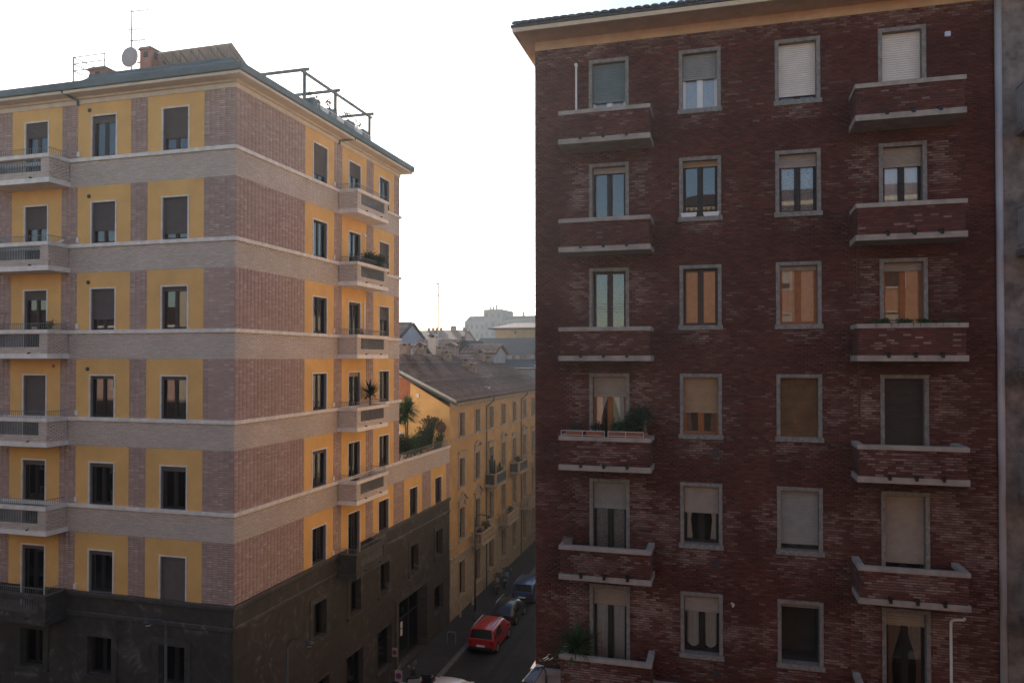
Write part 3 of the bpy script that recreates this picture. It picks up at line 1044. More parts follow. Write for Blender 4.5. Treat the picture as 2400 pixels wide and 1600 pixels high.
def wear(s, z, bal=0):
    """lime bloom: beside the balcony doors, below sills, below the eaves, and drifting patches"""
    w = np.zeros(len(s))
    n1 = smooth_noise(s, z * 1.6, 5, 0.9)
    n2 = smooth_noise(s, z * 2.5, 6, 0.33)
    low = np.clip((20.5 - z) / 9.0, 0, 1)
    for k in range(6):
        for ci, (a, b) in enumerate(COLS):
            top = 28.46 - PR * k
            if ci in (1, 2):
                sb = top - 2.12
                w += 1.0 * np.exp(-((s - (a + b) / 2) / 0.62) ** 4) * np.clip(1 - (sb - z) / (0.55 + 0.5 * low), 0, 1) * (z < sb)
                w += (0.25 + 0.55 * low) * np.exp(-((np.abs(s - (a + b) / 2) - 0.95) / 0.35) ** 2) * np.exp(-((z - top + 1.3) / 0.75) ** 2)
            elif k > 0:
                for sg in (-1, 1):
                    w += (0.75 + 0.25 * low) * np.exp(-((s - (a + b) / 2 - sg * 1.05) / 0.42) ** 2) * np.exp(-((z - top + 0.75) / 0.85) ** 4)
    w += 0.75 * np.clip((z - 28.35) / 0.6, 0, 1) * (0.4 + 1.2 * smooth_noise(s, z, 8, 0.7))
    w += 0.55 * np.clip((s - 6.2) / 1.0, 0, 1) * low
    w += (0.05 + 0.42 * low) * np.clip((n1 - 0.45) * 2.5, 0, 1)
    return np.clip(w * (0.45 + 0.8 * n2), 0, 1.0)


sc, zc_ = (C[:, 0] + C[:, 1]) / 2, (C[:, 2] + C[:, 3]) / 2
wv = wear(sc, zc_)
pale = np.where(rng.random(len(C)) < np.clip(wv * 1.1, 0.02, 0.9), (0.18 + 0.5 * wv) * (0.4 + 0.9 * rng.random(len(C))), 0.35 * wv * rng.random(len(C)))
brick_mesh('brickwork', FRONT, C, -0.012, 0.016, M_BRR, RB, pale, 0.010)
# return of the brick round the left corner
CE = brick_cells(YF, YF + 1.2, ZB + 0.12, 29.0, [], 0.215, 0.0775, 0.011, 'run', 4, bed=0.021)
brick_mesh('brickwork', Frame('west', XR), CE, -0.012, 0.012, M_BRR, RB, 0.2 * rng.random(len(CE)))

# [floor][column] : shutter share, shutter material, frame material, curtain, curtain material
D = dict
SPEC = [
    [D(shutter=.45, shm=M_SHGR, frame=M_WHITE, curtain='full', cm=M_CURB), D(shutter=.43, shm=M_SHGY, frame=M_WHITE, curtain='full', cm=M_CURB), D(shutter=.88, shm=M_SHCR, frame=M_BROWNF), D(shutter=1.0, shm=M_SHCR, frame=M_BROWNF)],
    [D(shutter=.06, shm=M_SHBG, frame=M_DARKF), D(shutter=.08, shm=M_SHTN, frame=M_DARKF, cross=23.35), D(shutter=.2, shm=M_SHBG, frame=M_DARKF, curtain='lace', cm=M_CURL), D(shutter=.2, shm=M_SHBG, frame=M_DARKF, curtain='full', cm=M_CURW)],
    [D(frame=M_BROWNF), D(frame=M_BROWNF, curtain='full', cm=M_CURO), D(shutter=.06, shm=M_SHBG, frame=M_ORANGEF, curtain='full', cm=M_CURP), D(shutter=.08, shm=M_SHBG, frame=M_ORANGEF, curtain='full', cm=M_CURO)],
    [D(shutter=.23, shm=M_SHBG, frame=M_ORANGEF, curtain='tied', cm=M_CURW), D(shutter=.61, shm=M_SHTN, frame=M_ORANGEF, curtain='tied', cm=M_CURP), D(shutter=.98, shm=mat('wood_shutter', (0.16, 0.085, 0.035), .6, .25, 3.0), frame=M_DARKF), D(shutter=1.0, shm=M_SHDK, frame=M_DARKF)],
    [D(shutter=.31, shm=M_SHGY, frame=M_DARKF, curtain='full', cm=M_CURL), D(shutter=.46, shm=M_SHBG, frame=M_DARKF, curtain='tied', cm=M_CURW), D(shutter=.9, shm=M_SHGY, frame=M_DARKF), D(shutter=.72, shm=M_SHBG, frame=M_DARKF)],
    [D(shutter=.2, shm=M_SHBG, frame=M_DARKF, curtain='swag', cm=M_CURW), D(shutter=.28, shm=M_SHBG, frame=M_DARKF, curtain='swag', cm=M_CURW), D(shutter=.06, shm=M_SHBG, frame=M_DARKF, open_dark=True), D(shutter=.14, shm=M_SHBG, frame=M_DARKF, curtain='tied', cm=M_CURP)],
]
for (k, ci, a, b, z0, z1) in openings:
    sp = SPEC[k][ci]
    window(FRONT, RB, a, b, z0, z1, M_CASE, depth=0.22, cw=CW, proud=0.035, sill=0.15 if ci in (1, 2) else 0, slat=0.068, name='window' if ci in (1, 2) else 'balcony_door', reveal=M_CASE, **sp)

bud = 300
for k in range(6):
    zt = 26.43 - PR * k
    for ci, (s0, s1) in ((0, (-5.24, -2.26)), (3, (3.72, 6.65))):
        p = 1.2
        mb = MB()
        FRONT.box(mb, s0, s1, 0.013, p, zt - 1.10, zt - 0.925)
        FRONT.box(mb, s0, s1, p - 0.20, p, zt - 0.135, zt)
        FRONT.box(mb, s0, s0 + 0.2, 0.013, p - 0.202, zt - 0.135, zt)
        FRONT.box(mb, s1 - 0.2, s1, 0.013, p - 0.202, zt - 0.135, zt)
        i0, i1, tf = s0 + 0.06, s1 - 0.06, p - 0.06
        FRONT.box(mb, i0, i1, tf - 0.1, tf, zt - 0.924, zt - 0.136, 1)
        FRONT.box(mb, i0, i0 + 0.1, 0.013, tf - 0.102, zt - 0.924, zt - 0.136, 1)
        FRONT.box(mb, i1 - 0.1, i1, 0.013, tf - 0.102, zt - 0.924, zt - 0.136, 1)
        bal = mb.build('balcony', [M_CONC, M_MORTARR], RB, bevel=0.008)
        C = brick_cells(i0, i1, zt - 0.92, zt - 0.14, [], 0.215, 0.0775, 0.011, 'run', 10 + k, bed=0.021)
        sc, zc_ = (C[:, 0] + C[:, 1]) / 2, (C[:, 2] + C[:, 3]) / 2
        low = min(1, max(0.12, (k - 1) / 3))
        wv = low * np.clip(1.4 * np.exp(-((sc - (s0 + s1) / 2) / 1.1) ** 2) * np.exp(-((zc_ - zt + 0.5) / 0.25) ** 2) + (smooth_noise(sc, zc_, 21 + k, 0.5) - 0.45) * 1.5, 0, 1) + (0.3 if k == 0 else 0) * (zc_ > zt - 0.3)
        pl = np.where(rng.random(len(C)) < wv, 0.15 + 0.45 * rng.random(len(C)), 0.06 * rng.random(len(C)))
        if ci == 3 and k in (1, 2, 3, 4) and bud > 0:
            n = min(bud, len(C))
            single_bricks(FRONT, C[:n], tf - 0.01, tf + 0.013, M_BRR, bal, pl[:n])
            bud -= n
            brick_mesh('brickwork', FRONT, C[n:], tf - 0.01, tf + 0.013, M_BRR, bal, pl[n:])
        else:
            brick_mesh('brickwork', FRONT, C, tf - 0.01, tf + 0.013, M_BRR, bal, pl)
        for g in (Frame('east', i1), Frame('west', i0)):
            C = brick_cells(YF - tf, YF - 0.015, zt - 0.92, zt - 0.14, [], 0.215, 0.0775, 0.011, 'run', 3, bed=0.021)
            brick_mesh('brickwork', g, C, -0.01, 0.013, M_BRR, bal, 0.2 * rng.random(len(C)))
        for j in (1, 2, 3):
            s = s0 + (s1 - s0) * (0.25 * j if ci == 0 else 0.05 + 0.24 * j)
            sb = MB()
            FRONT.box(sb, s - 0.05, s + 0.05, tf - 0.02, p + 0.07, zt - 0.94, zt - 0.90)
            FRONT.box(sb, s - 0.05, s - 0.03, tf - 0.02, p + 0.07, zt - 0.90, zt - 0.83)
            FRONT.box(sb, s + 0.03, s + 0.05, tf - 0.02, p + 0.07, zt - 0.90, zt - 0.83)
            FRONT.box(sb, s - 0.045, s + 0.045, p + 0.072, p + 0.085, zt - 1.0, zt - 0.905)
            sb.build('drain_spout', M_BLACK, bal)
for a, b, c, d in grille:
    mb = MB()
    FRONT.box(mb, a, b, -0.03, 0.0, c, d)
    for i in range(5):
        FRONT.box(mb, a + 0.01, b - 0.01, 0.001, 0.012, c + 0.02 + i * 0.042, c + 0.035 + i * 0.042)
    mb.build('vent_grille', M_DARKMET, RB)
mb = MB(); FRONT.box(mb, 6.385, 6.55, 0.012, 0.1, 27.99, 28.15); mb.build('alarm_box', mat('pale_blue_box', (0.55, 0.62, 0.78), .4, .05), RB, bevel=0.03)
mb = MB(); mb.tube([FRONT.pt(-4.86, 0.06, 26.2), FRONT.pt(-4.86, 0.06, 28.32)], 0.035, 8); mb.cyl(FRONT.pt(-4.86, 0.0, 28.34), FRONT.pt(-4.86, 0.12, 28.34), 0.055, n=12); mb.build('flue_pipe', M_WHITE, RB)
mb = MB(); mb.tube([FRONT.pt(6.42, 0.05, 7.6), FRONT.pt(6.42, 0.05, 10.5), FRONT.pt(6.47, 0.07, 10.58), FRONT.pt(6.76, 0.12, 10.62), FRONT.pt(6.76, 0.12, 10.69)], 0.04, 8); mb.build('flue_pipe', M_WHITE, RB)
mb = MB(); mb.tube([FRONT.pt(0.2, 0.0, 10.43), FRONT.pt(0.2, 0.12, 10.43), FRONT.pt(0.24, 0.14, 10.50), FRONT.pt(0.15, 0.14, 10.55)], 0.03, 8); mb.build('flue_stub', M_STRING, RB)
for z in (17.3, 17.45, 13.85, 13.7):
    mb = MB(); mb.cyl(FRONT.pt(0.22, -0.01, z), FRONT.pt(0.22, 0.05, z), 0.045, n=10); mb.build('vent', M_DARKF, RB)
for a, b in ((3.92, 20.35), (3.92, 16.8)):
    mb = MB(); FRONT.box(mb, a, a + 0.07, 0.012, 0.05, b - 0.25, b + 1.55); mb.build('cable_cover', mat('brown_cover', (0.10, 0.035, 0.02), .7), RB)
# grey pilaster pipe between the two buildings
mb = MB(); mb.cyl((7.79, YF - 0.06, 0.2), (7.79, YF - 0.06, 29.2), 0.095, n=16); mb.build('downpipe', mat('grey_pipe_paint', (0.42, 0.39, 0.385), .6, .12, 1.2), RB, smooth=True)
# clothes line across the doorway
mb = MB(); mb.tube([FRONT.pt(-4.6, 0.5, 20.14), FRONT.pt(-2.5, 0.5, 20.12)], 0.006, 4); mb.tube([FRONT.pt(-4.6, 0.62, 19.97), FRONT.pt(-2.9, 0.62, 19.95)], 0.006, 4); mb.build('clothes_line', M_BLACK, RB)
# ground storey and its ledge
mb = MB()
mb.box(XR - 0.02, 7.7, YF - 0.10, YF + 1.2, 0.1, ZB - 0.16)
mb.box(XR - 0.14, 7.7, YF - 0.2, YF + 1.2, ZB - 0.155, ZB + 0.01)
mb.build('ground_storey', mat('pink_grey_stone', (0.42, 0.33, 0.30), .85, .15, 1.5), RB, bevel=0.01)
# eaves: frieze, soffit, fascia, tiles
mb = MB(); mb.box(XR - 0.01, 7.9, YF - 0.02, YF + 0.4, 29.0, 29.3); mb.build('frieze', M_TANEAVE, RB)
mb = MB(); mb.box(-6.78, 9.5, YF - 1.0, YF + 6, 29.302, 29.36); mb.build('soffit', M_TANEAVE, RB)
mb = MB(); mb.box(-6.84, 9.5, YF - 1.09, YF - 1.002, 29.27, 29.42); mb.box(-6.84, -6.782, YF - 1.0, YF + 6, 29.27, 29.42); mb.build('fascia', mat('cream_fascia', (0.62, 0.48, 0.34), .8, .1), RB, bevel=0.015)
mb = MB(); mb.box(-6.88, 9.5, YF - 1.13, YF + 6, 29.425, 29.50); mb.build('eave_board', M_DARKMET, RB)


def tile_field(name, O, U, V, nu, nv, tw, tl, r, material, parent, loc=None):
    """rows of half-round tiles on a slope: O eave corner, U along the eave, V up the slope (unit vectors)"""
    O, U, V = np.array(O, float), np.array(U, float), np.array(V, float)
    N = np.cross(U, V)
    if N[2] < 0: N = -N
    k = 5
    th = np.linspace(0, math.pi, k)
    prof = np.stack([-np.cos(th) * tw * 0.5, np.sin(th) * r], -1)
    ii, jj = np.meshgrid(np.arange(nu), np.arange(nv), indexing='ij')
    ii, jj = ii.ravel(), jj.ravel()
    jit = (rng.random(len(ii)) - 0.5) * 0.02
    Vs = []
    for end, lift, sc in ((0.0, 0.045, 1.0), (1.06, 0.0, 0.86)):
        for a, b in prof:
            Vs.append(O + U * ((ii + 0.5) * tw + a * sc + jit)[:, None] + V * ((jj + end) * tl)[:, None] + N * (b * sc + lift))
    Vs = np.stack(Vs, 1)
    q = np.array([(i, i + 1, k + i + 1, k + i) for i in range(k - 1)] + [(0, k - 1, 3, 1)] * 0 + [(4, 3, 1, 0)])
    Q = (np.arange(len(ii))[:, None, None] * (2 * k) + q[None]).reshape(-1, 4)
    tone = 0.75 * rng.random(nv)[jj] + 0.25 * rng.random(len(ii))  # tone varies mostly by row, standing in for shading between the courses
    o = quad_mesh(name, Vs.reshape(-1, 3), Q, material, parent, {'rnd': np.repeat(tone, len(q))}, loc)
    return tag(o, kind='stuff')


sl = R(20)
mb = MB()
mb.add([(-6.86, YF - 1.1, 29.505), (9.5, YF - 1.1, 29.505), (9.5, YF + 6, 29.505 + 7.1 * math.tan(sl)), (-6.86, YF + 6, 29.505 + 7.1 * math.tan(sl))], [(0, 1, 2, 3)])
mb.add([(-6.86, YF - 1.1, 29.5), (-6.86, YF + 6, 29.5), (-6.86, YF + 6, 29.505 + 7.1 * math.tan(sl))], [(0, 1, 2)])
mb.add([(-6.86, YF + 6, 29.5), (9.5, YF + 6, 29.5), (9.5, YF + 6, 29.505 + 7.1 * math.tan(sl)), (-6.86, YF + 6, 29.505 + 7.1 * math.tan(sl))], [(0, 1, 2, 3)])
rroof = mb.build('roof', M_TILEG, RB, recalc=False)
# eave row tile by tile, the slope behind joined
proto = None
tb = MB()
th = [math.pi * i / 6 for i in range(7)]
vs = [(-0.13 * math.cos(t), 0.0, 0.085 * math.sin(t)) for t in th] + [(-0.105 * math.cos(t), 0.42, 0.065 * math.sin(t)) for t in th]
tb.add(vs, [(i, i + 1, 8 + i, 7 + i) for i in range(6)] + [tuple(range(6, -1, -1)), tuple(range(7, 14))])
tme = bpy.data.meshes.new('roof_tile')
tme.from_pydata(tb.v, [], tb.f)
at = tme.attributes.new('rnd', 'FLOAT', 'FACE'); at.data.foreach_set('value', np.full(len(tb.f), 0.5, np.float32))
tme.materials.append(M_TILEG)
for i in range(58):
    o = bpy.data.objects.new('roof_tile', tme)
    COL.objects.link(o)
    o.parent = rroof
    o.location = np.array((-6.72 + i * 0.27, YF - 1.13, 29.53)) - ORG[RB]
    o.rotation_euler = (sl + random.uniform(-0.02, 0.02), 0, random.uniform(-0.03, 0.03))
tile_field('roof_tiles', (-6.86, YF - 0.75, 29.53 + 0.36 * math.tan(sl)), (1, 0, 0), (0, math.cos(sl), math.sin(sl)), 60, 14, 0.27, 0.42, 0.085, M_TILEG, rroof)
mb = MB(); mb.box(-1.2, 9.4, 26.0, 29.0, 29.9, 30.42); mb.box(-1.28, 9.4, 25.92, 29.1, 30.421, 30.47); mb.build('roof_dormer', M_SLATE, rroof)
mb = MB(); mb.box(0.2, 0.5, 25.4, 25.9, 29.75, 30.95); mb.box(0.15, 0.55, 25.35, 25.95, 30.951, 31.05); mb.build('chimney', M_CHIMR, rroof)
mb = MB(); mb.tube([(1.05, 25.5, 29.8), (1.05, 25.5, 30.8)], 0.02); mb.build('vent_pipe', M_CHROME, rroof)

# ---------------------------------------------------------------- grey stucco building at the right edge
GB = thing('apartment_building', 'grey rough-stucco building with iron-railed balconies at the right edge of the picture', 'building', (14, YF + 5, 0))
gx = Frame('front', YF - 0.02)
gh = [(9.3, 10.5, 25.0 - PR * k, 27.6 - PR * k) for k in range(7)]
mb = MB(); wall_sheet(mb, gx, 7.9, 22, 0.1, 31, gh, 0.0); mb.build('wall', M_STUCG, GB, recalc=False)
mb = MB(); mb.box(7.9, 22, YF + 1.3, 36, 0, 31); mb.box(22.01, 70, YF, 36, 0, 28); mb.box(7.9, 8.1, YF, YF + 1.29, 0, 31); mb.box(7.9, 22, YF - 0.5, YF + 1.29, 31.001, 31.3); mb.build('inner_walls', M_STUCG, GB)
for k in range(7):
    window(gx, GB, 9.3, 10.5, 25.0 - PR * k, 27.6 - PR * k, M_STRING, frame=M_DARKF, shutter=0.3, shm=M_SHGY, name='balcony_door')
    z = 25.06 - PR * k
    mb = MB(); gx.box(mb, 8.22, 11.9, 0.005, 1.0, z - 0.22, z - 0.02); bal = mb.build('balcony', M_STUCG, GB, bevel=0.01)
    rb = MB()
    rb.tube([gx.pt(8.27, 0.02, z + 1.2), gx.pt(8.27, 0.95, z + 1.2), gx.pt(11.85, 0.95, z + 1.2), gx.pt(11.85, 0.02, z + 1.2)], 0.02)
    rb.tube([gx.pt(8.27, 0.02, z + 0.1), gx.pt(8.27, 0.95, z + 0.1), gx.pt(11.85, 0.95, z + 0.1), gx.pt(11.85, 0.02, z + 0.1)], 0.015)
    for i in range(8): rb.cyl(gx.pt(8.27, 0.05 + i * 0.128, z - 0.02), gx.pt(8.27, 0.05 + i * 0.128, z + 1.2), 0.011, n=5)
    for i in range(33): rb.cyl(gx.pt(8.27 + i * 0.1118, 0.95, z - 0.02), gx.pt(8.27 + i * 0.1118, 0.95, z + 1.2), 0.011, n=5)
    tag(rb.build('railing', M_RAIL, bal), kind='stuff')

# ---------------------------------------------------------------- buildings on the near side of the street (seen mirrored in the glass)
def near_block(label, x0, x1, yb, z1, wallm, trim, bays):
    T = thing('apartment_building', label, 'building', ((x0 + x1) / 2, yb - 6, 0))
    F = Frame('back', yb)
    hh = []
    n = int((x1 - x0) / bays)
    for k in range(8):
        for i in range(n):
            c = x0 + (i + 0.5) * (x1 - x0) / n
            hh.append((c - 0.6, c + 0.6, 1.6 + 3.55 * k, 3.5 + 3.55 * k))
    hh = [h for h in hh if h[3] < z1 - 0.6]
    mb = MB(); wall_sheet(mb, F, x0, x1, 9.0, z1, hh); mb.build('wall', wallm, T, recalc=False)
    mb = MB(); wall_sheet(mb, F, x0, x1, 0.1, 9.0, hh, 0.01); mb.build('stone_base', M_STONE, T, recalc=False)  # unseen dark storeys, added so less light bounces into the lower street
    mb = MB(); mb.box(x0, x1, yb - 12, yb - 0.35, 0, z1 - 0.002); mb.box(x0, x0 + 0.2, yb - 0.349, yb - 0.002, 0.1, z1 - 0.003); mb.box(x1 - 0.2, x1, yb - 0.349, yb - 0.002, 0.1, z1 - 0.003); mb.build('inner_walls', wallm, T)
    mb = MB(); mb.box(x0 - 0.4, x1 + 0.4, yb - 12.4, yb + 0.5, z1, z1 + 0.3); mb.build('cornice', trim, T, bevel=0.05)
    mb = MB(); mb.hexa([(x0 - 0.4, yb - 12.4, z1 + 0.301), (x1 + 0.4, yb - 12.4, z1 + 0.301), (x1 + 0.4, yb + 0.5, z1 + 0.301), (x0 - 0.4, yb + 0.5, z1 + 0.301)],
                       [(x0 + 3, yb - 7, z1 + 2.2), (x1 - 3, yb - 7, z1 + 2.2), (x1 - 3, yb - 5, z1 + 2.2), (x0 + 3, yb - 5, z1 + 2.2)]); mb.build('roof', M_TILE, T)
    for i, (a, b, c, d) in enumerate(hh):
        mb = MB()
        F.box(mb, a - 0.1, a, -0.02, 0.04, c, d + 0.1); F.box(mb, b, b + 0.1, -0.02, 0.04, c, d + 0.1); F.box(mb, a, b, -0.02, 0.04, d, d + 0.1); F.box(mb, a - 0.15, b + 0.15, -0.02, 0.1, c - 0.12, c - 0.001)
        w = mb.build('window', trim, T)
        sh = (i * 37 % 10) / 10
        mb = MB(); F.box(mb, a + 0.002, b - 0.002, -0.3, -0.24, c, d); mb.build('pane', mat('dark_pane', (0.02, 0.025, 0.03), 0.15, 0.1, spec=0.6), w)
        if sh > 0.2:
            mb = MB(); F.box(mb, a + 0.004, b - 0.004, -0.2, -0.15, d - (d - c) * sh, d - 0.001); mb.build('shutter', M_SHBG, w)


near_block('orange stucco apartment building mirrored in the windows of the brick building', -5.0, 70, -1.6, 28.3, M_OPPO, M_OPPC, 3.4)
near_block('tall cream stucco building mirrored in the right-hand windows of the ochre building', -43.5, -19.2, -1.6, 25.0, M_OPPC, M_STRING, 3.6)
near_block('lower pink stucco building mirrored in the left-hand windows of the ochre building', -120, -43.9, -1.6, 20.8, mat('pink_stucco', (0.50, 0.30, 0.24), .9, .08, 1.0), M_STRING, 3.8)
# the row that lines the side street behind the brick block
T = thing('apartment_building', 'plain plastered row continuing up the side street behind the brick building', 'building', (2, 75, 0))
mb = MB(); mb.box(XR + 0.05, 12, 40.02, 118, 0, 22.0); mb.build('wall', M_OPPC, T)
mb = MB(); mb.hexa([(XR - 0.4, 40.05, 22.001), (12.4, 40.05, 22.001), (12.4, 118.3, 22.001), (XR - 0.4, 118.3, 22.001)], [(2, 42, 24.5), (4, 42, 24.5), (4, 116, 24.5), (2, 116, 24.5)]); mb.build('roof', M_TILE, T)
for k in range(6):
    for i in range(20):
        y = 43 + i * 3.7
        mb = MB(); mb.box(XR - 0.03, XR + 0.1, y - 0.6, y + 0.6, 2 + 3.6 * k, 4 + 3.6 * k); mb.build('window', mat('dark_pane', (0.02, 0.025, 0.03), 0.15, 0.1, spec=0.6), T)

gable_south = [(-30.0, -17.5, -60, M_OPPO, 'red-brown house mirrored low in the third-row balcony door'), (-17.0, 4, -75, M_OPPC, 'cream house with white windows mirrored low in the third-row balcony door')]
for (a, b, y, wm, lb) in gable_south:
    T = thing('house', lb, 'house', ((a + b) / 2, y - 5, 0))
    mb = MB(); mb.box(a, b, y - 10, y, 0, 19.0); mb.build('wall', wm, T)
    mb = MB(); mb.prism([(y - 10.4, 18.8), (y - 5, 21.5), (y + 0.4, 18.8), (y + 0.4, 19.0), (y - 5, 21.8), (y - 10.4, 19.0)], 'x', a - 0.3, b + 0.3); mb.build('roof', M_TILEL, T)
    for k in range(5):
        for i in range(int((b - a) / 3)):
            x = a + 1.5 + 3 * i
            mb = MB(); mb.box(x - 0.65, x + 0.65, y - 0.02, y + 0.04, 2 + 3.4 * k, 4 + 3.4 * k); w = mb.build('window', M_WHITE, T)
            for sx in (-0.3, 0.3):
                mb = MB(); mb.box(x + sx - 0.24, x + sx + 0.24, y + 0.041, y + 0.06, 2.1 + 3.4 * k, 3.9 + 3.4 * k); mb.build('pane', MATS['dark_pane'], w)

# ---------------------------------------------------------------- old ochre house further down the side street
OH = thing('townhouse', 'old ochre townhouse with pedimented windows, stone balconies and brown tiled roof', 'building', (XL - 5, 62, 0))
OY0, OY1 = 48.97, 77.0
cen = [51.42, 55.0, 58.52, 62.02, 65.48, 69.05, 72.4, 75.4]
rows = [(12.75, 14.42, 0.54), (9.1, 11.12, 0.56), (5.3, 7.56, 0.56), (1.3, 3.75, 0.6)]
hh = []
for (a, b, w) in rows:
    for c in cen: hh.append((c - w, c + w, a, b))
mb = MB(); wall_sheet(mb, SIDE, OY0, OY1, 4.4, 14.8, hh); mb.build('wall', M_OLDY, OH, recalc=False)
mb = MB(); wall_sheet(mb, SIDE, OY0, OY1, 0.1, 4.4, hh, 0.03); mb.build('rusticated_base', M_OLDB, OH, recalc=False)
for i in range(7):
    z = 0.75 + i * 0.55
    for a, b in zip([OY0] + [c + 0.78 for c in cen], [c - 0.78 for c in cen] + [OY1]):
        mb = MB(); SIDE.box(mb, a + 0.03, b - 0.03, 0.02, 0.055, z + 0.02, z + 0.52); mb.build('ashlar_block', M_OLDB, OH, bevel=0.015)
mb = MB(); mb.box(-31, XL - 1.1, OY0 + 0.02, OY1, 0, 15.2); mb.build('inner_walls', M_OLDY, OH)
# gable wall towards the camera
gz = lambda x: 15.36 + 0.5 * (XL + 0.55 - x)
mb = MB()
mb.prism([(XL - 0.001, 0.1), (XL - 0.001, 14.95), (-24.35, gz(-24.35) - 0.25), (-31, 15.2), (-31, 0.1)], 'y', OY0 - 0.01, OY0 + 0.25)
mb.build('gable_wall', mat('gable_plaster', (0.64, 0.41, 0.18), .92, .12, .9), OH)
mb = MB(); mb.box(-22.5, -21.35, OY0 - 0.03, OY0 + 0.1, 15.4, 17.0); mb.build('shutter', M_TERRA, OH)
mb = MB(); mb.box(-20.9, -20.65, OY0 - 0.1, OY0 - 0.011, 15.6, 15.85); mb.build('junction_box', M_STRING, OH)
for i, c in enumerate(cen):
    for r, (a, b, w) in enumerate(rows):
        cwv = (0.14, 0.17, 0.18, 0.14)[r]
        closed = (i * 7 + r * 3) % 5
        sh = 0.0 if r == 3 else (1.0 if closed in (0, 3) else (0.45 if closed == 1 else 0.0))
        wd = window(SIDE, OH, c - w, c + w, a, b, M_OLDT, frame=M_DARKF, depth=0.22, cw=cwv, proud=0.07, sill=0.13 if r != 3 else 0.1, shutter=sh, shm=mat('shutter_brown_grey', (0.07, 0.048, 0.04), .7, .1), curtain=None, slat=0.07)
        if r == 1:
            mb = MB()
            SIDE.box(mb, c - 0.82, c + 0.82, 0.0, 0.2, b + 0.42, b + 0.52)
            SIDE.box(mb, c - 0.7, c + 0.7, 0.0, 0.08, b + 0.19, b + 0.42)
            if i % 2:     # segmental arch
                arc = [(c + 0.80 * math.cos(t), b + 0.52 + 0.42 * math.sin(t)) for t in [math.pi * q / 10 for q in range(11)]]
                inn = [(c + 0.58 * math.cos(t), b + 0.52 + 0.26 * math.sin(t)) for t in [math.pi * q / 10 for q in range(10, -1, -1)]]
                mb.prism(arc + inn, 'x', XL + 0.0, XL + 0.2)
            mb.build('pediment', M_OLDT, wd)
        if r == 2:
            mb = MB()
            mb.prism([(c - 0.85, b + 0.5), (c + 0.85, b + 0.5), (c, b + 1.0)], 'x', XL, XL + 0.12)
            mb.prism([(c - 0.9, b + 0.5), (c, b + 1.03), (c + 0.9, b + 0.5), (c + 0.98, b + 0.56), (c, b + 1.14), (c - 0.98, b + 0.56)], 'x', XL, XL + 0.26)
            for sg in (-1, 1):
                SIDE.box(mb, c + sg * 0.66 - 0.09, c + sg * 0.66 + 0.09, 0.0, 0.16, b + 0.1, b + 0.49)
            mb.build('pediment', M_OLDT, wd)
for z0, z1, t in ((12.52, 12.66, 0.1), (5.05, 5.17, 0.12), (4.32, 4.44, 0.14)):
    mb = MB(); SIDE.box(mb, OY0, OY1, 0.0, t, z0, z1); mb.build('string_course', M_OLDT, OH, bevel=0.02)
mb = MB(); SIDE.box(mb, OY0, OY1, 0.0, 0.16, 14.78, 14.9); SIDE.box(mb, OY0, OY1, 0.0, 0.42, 15.08, 15.22); mb.build('cornice', M_OLDT, OH, bevel=0.02)
for i in range(70):
    y = OY0 + 0.2 + i * 0.4
    mb = MB(); SIDE.box(mb, y - 0.07, y + 0.07, 0.0, 0.34, 14.905, 15.075); mb.build('bracket', M_OLDT, OH)
mb = MB(); mb.cyl((XL + 0.5, OY0 - 0.2, 15.27), (XL + 0.5, OY1 + 0.2, 15.27), 0.075, n=10); mb.build('gutter', M_GREEN, OH)
for y in (57.1, 67.64):
    mb = MB(); mb.tube([(XL + 0.5, y + 0.6, 15.25), (XL + 0.5, y + 0.6, 14.95), (XL + 0.1, y, 14.5), (XL + 0.1, y, 0.2)], 0.055, 8); mb.build('downpipe', M_GREEN, OH)


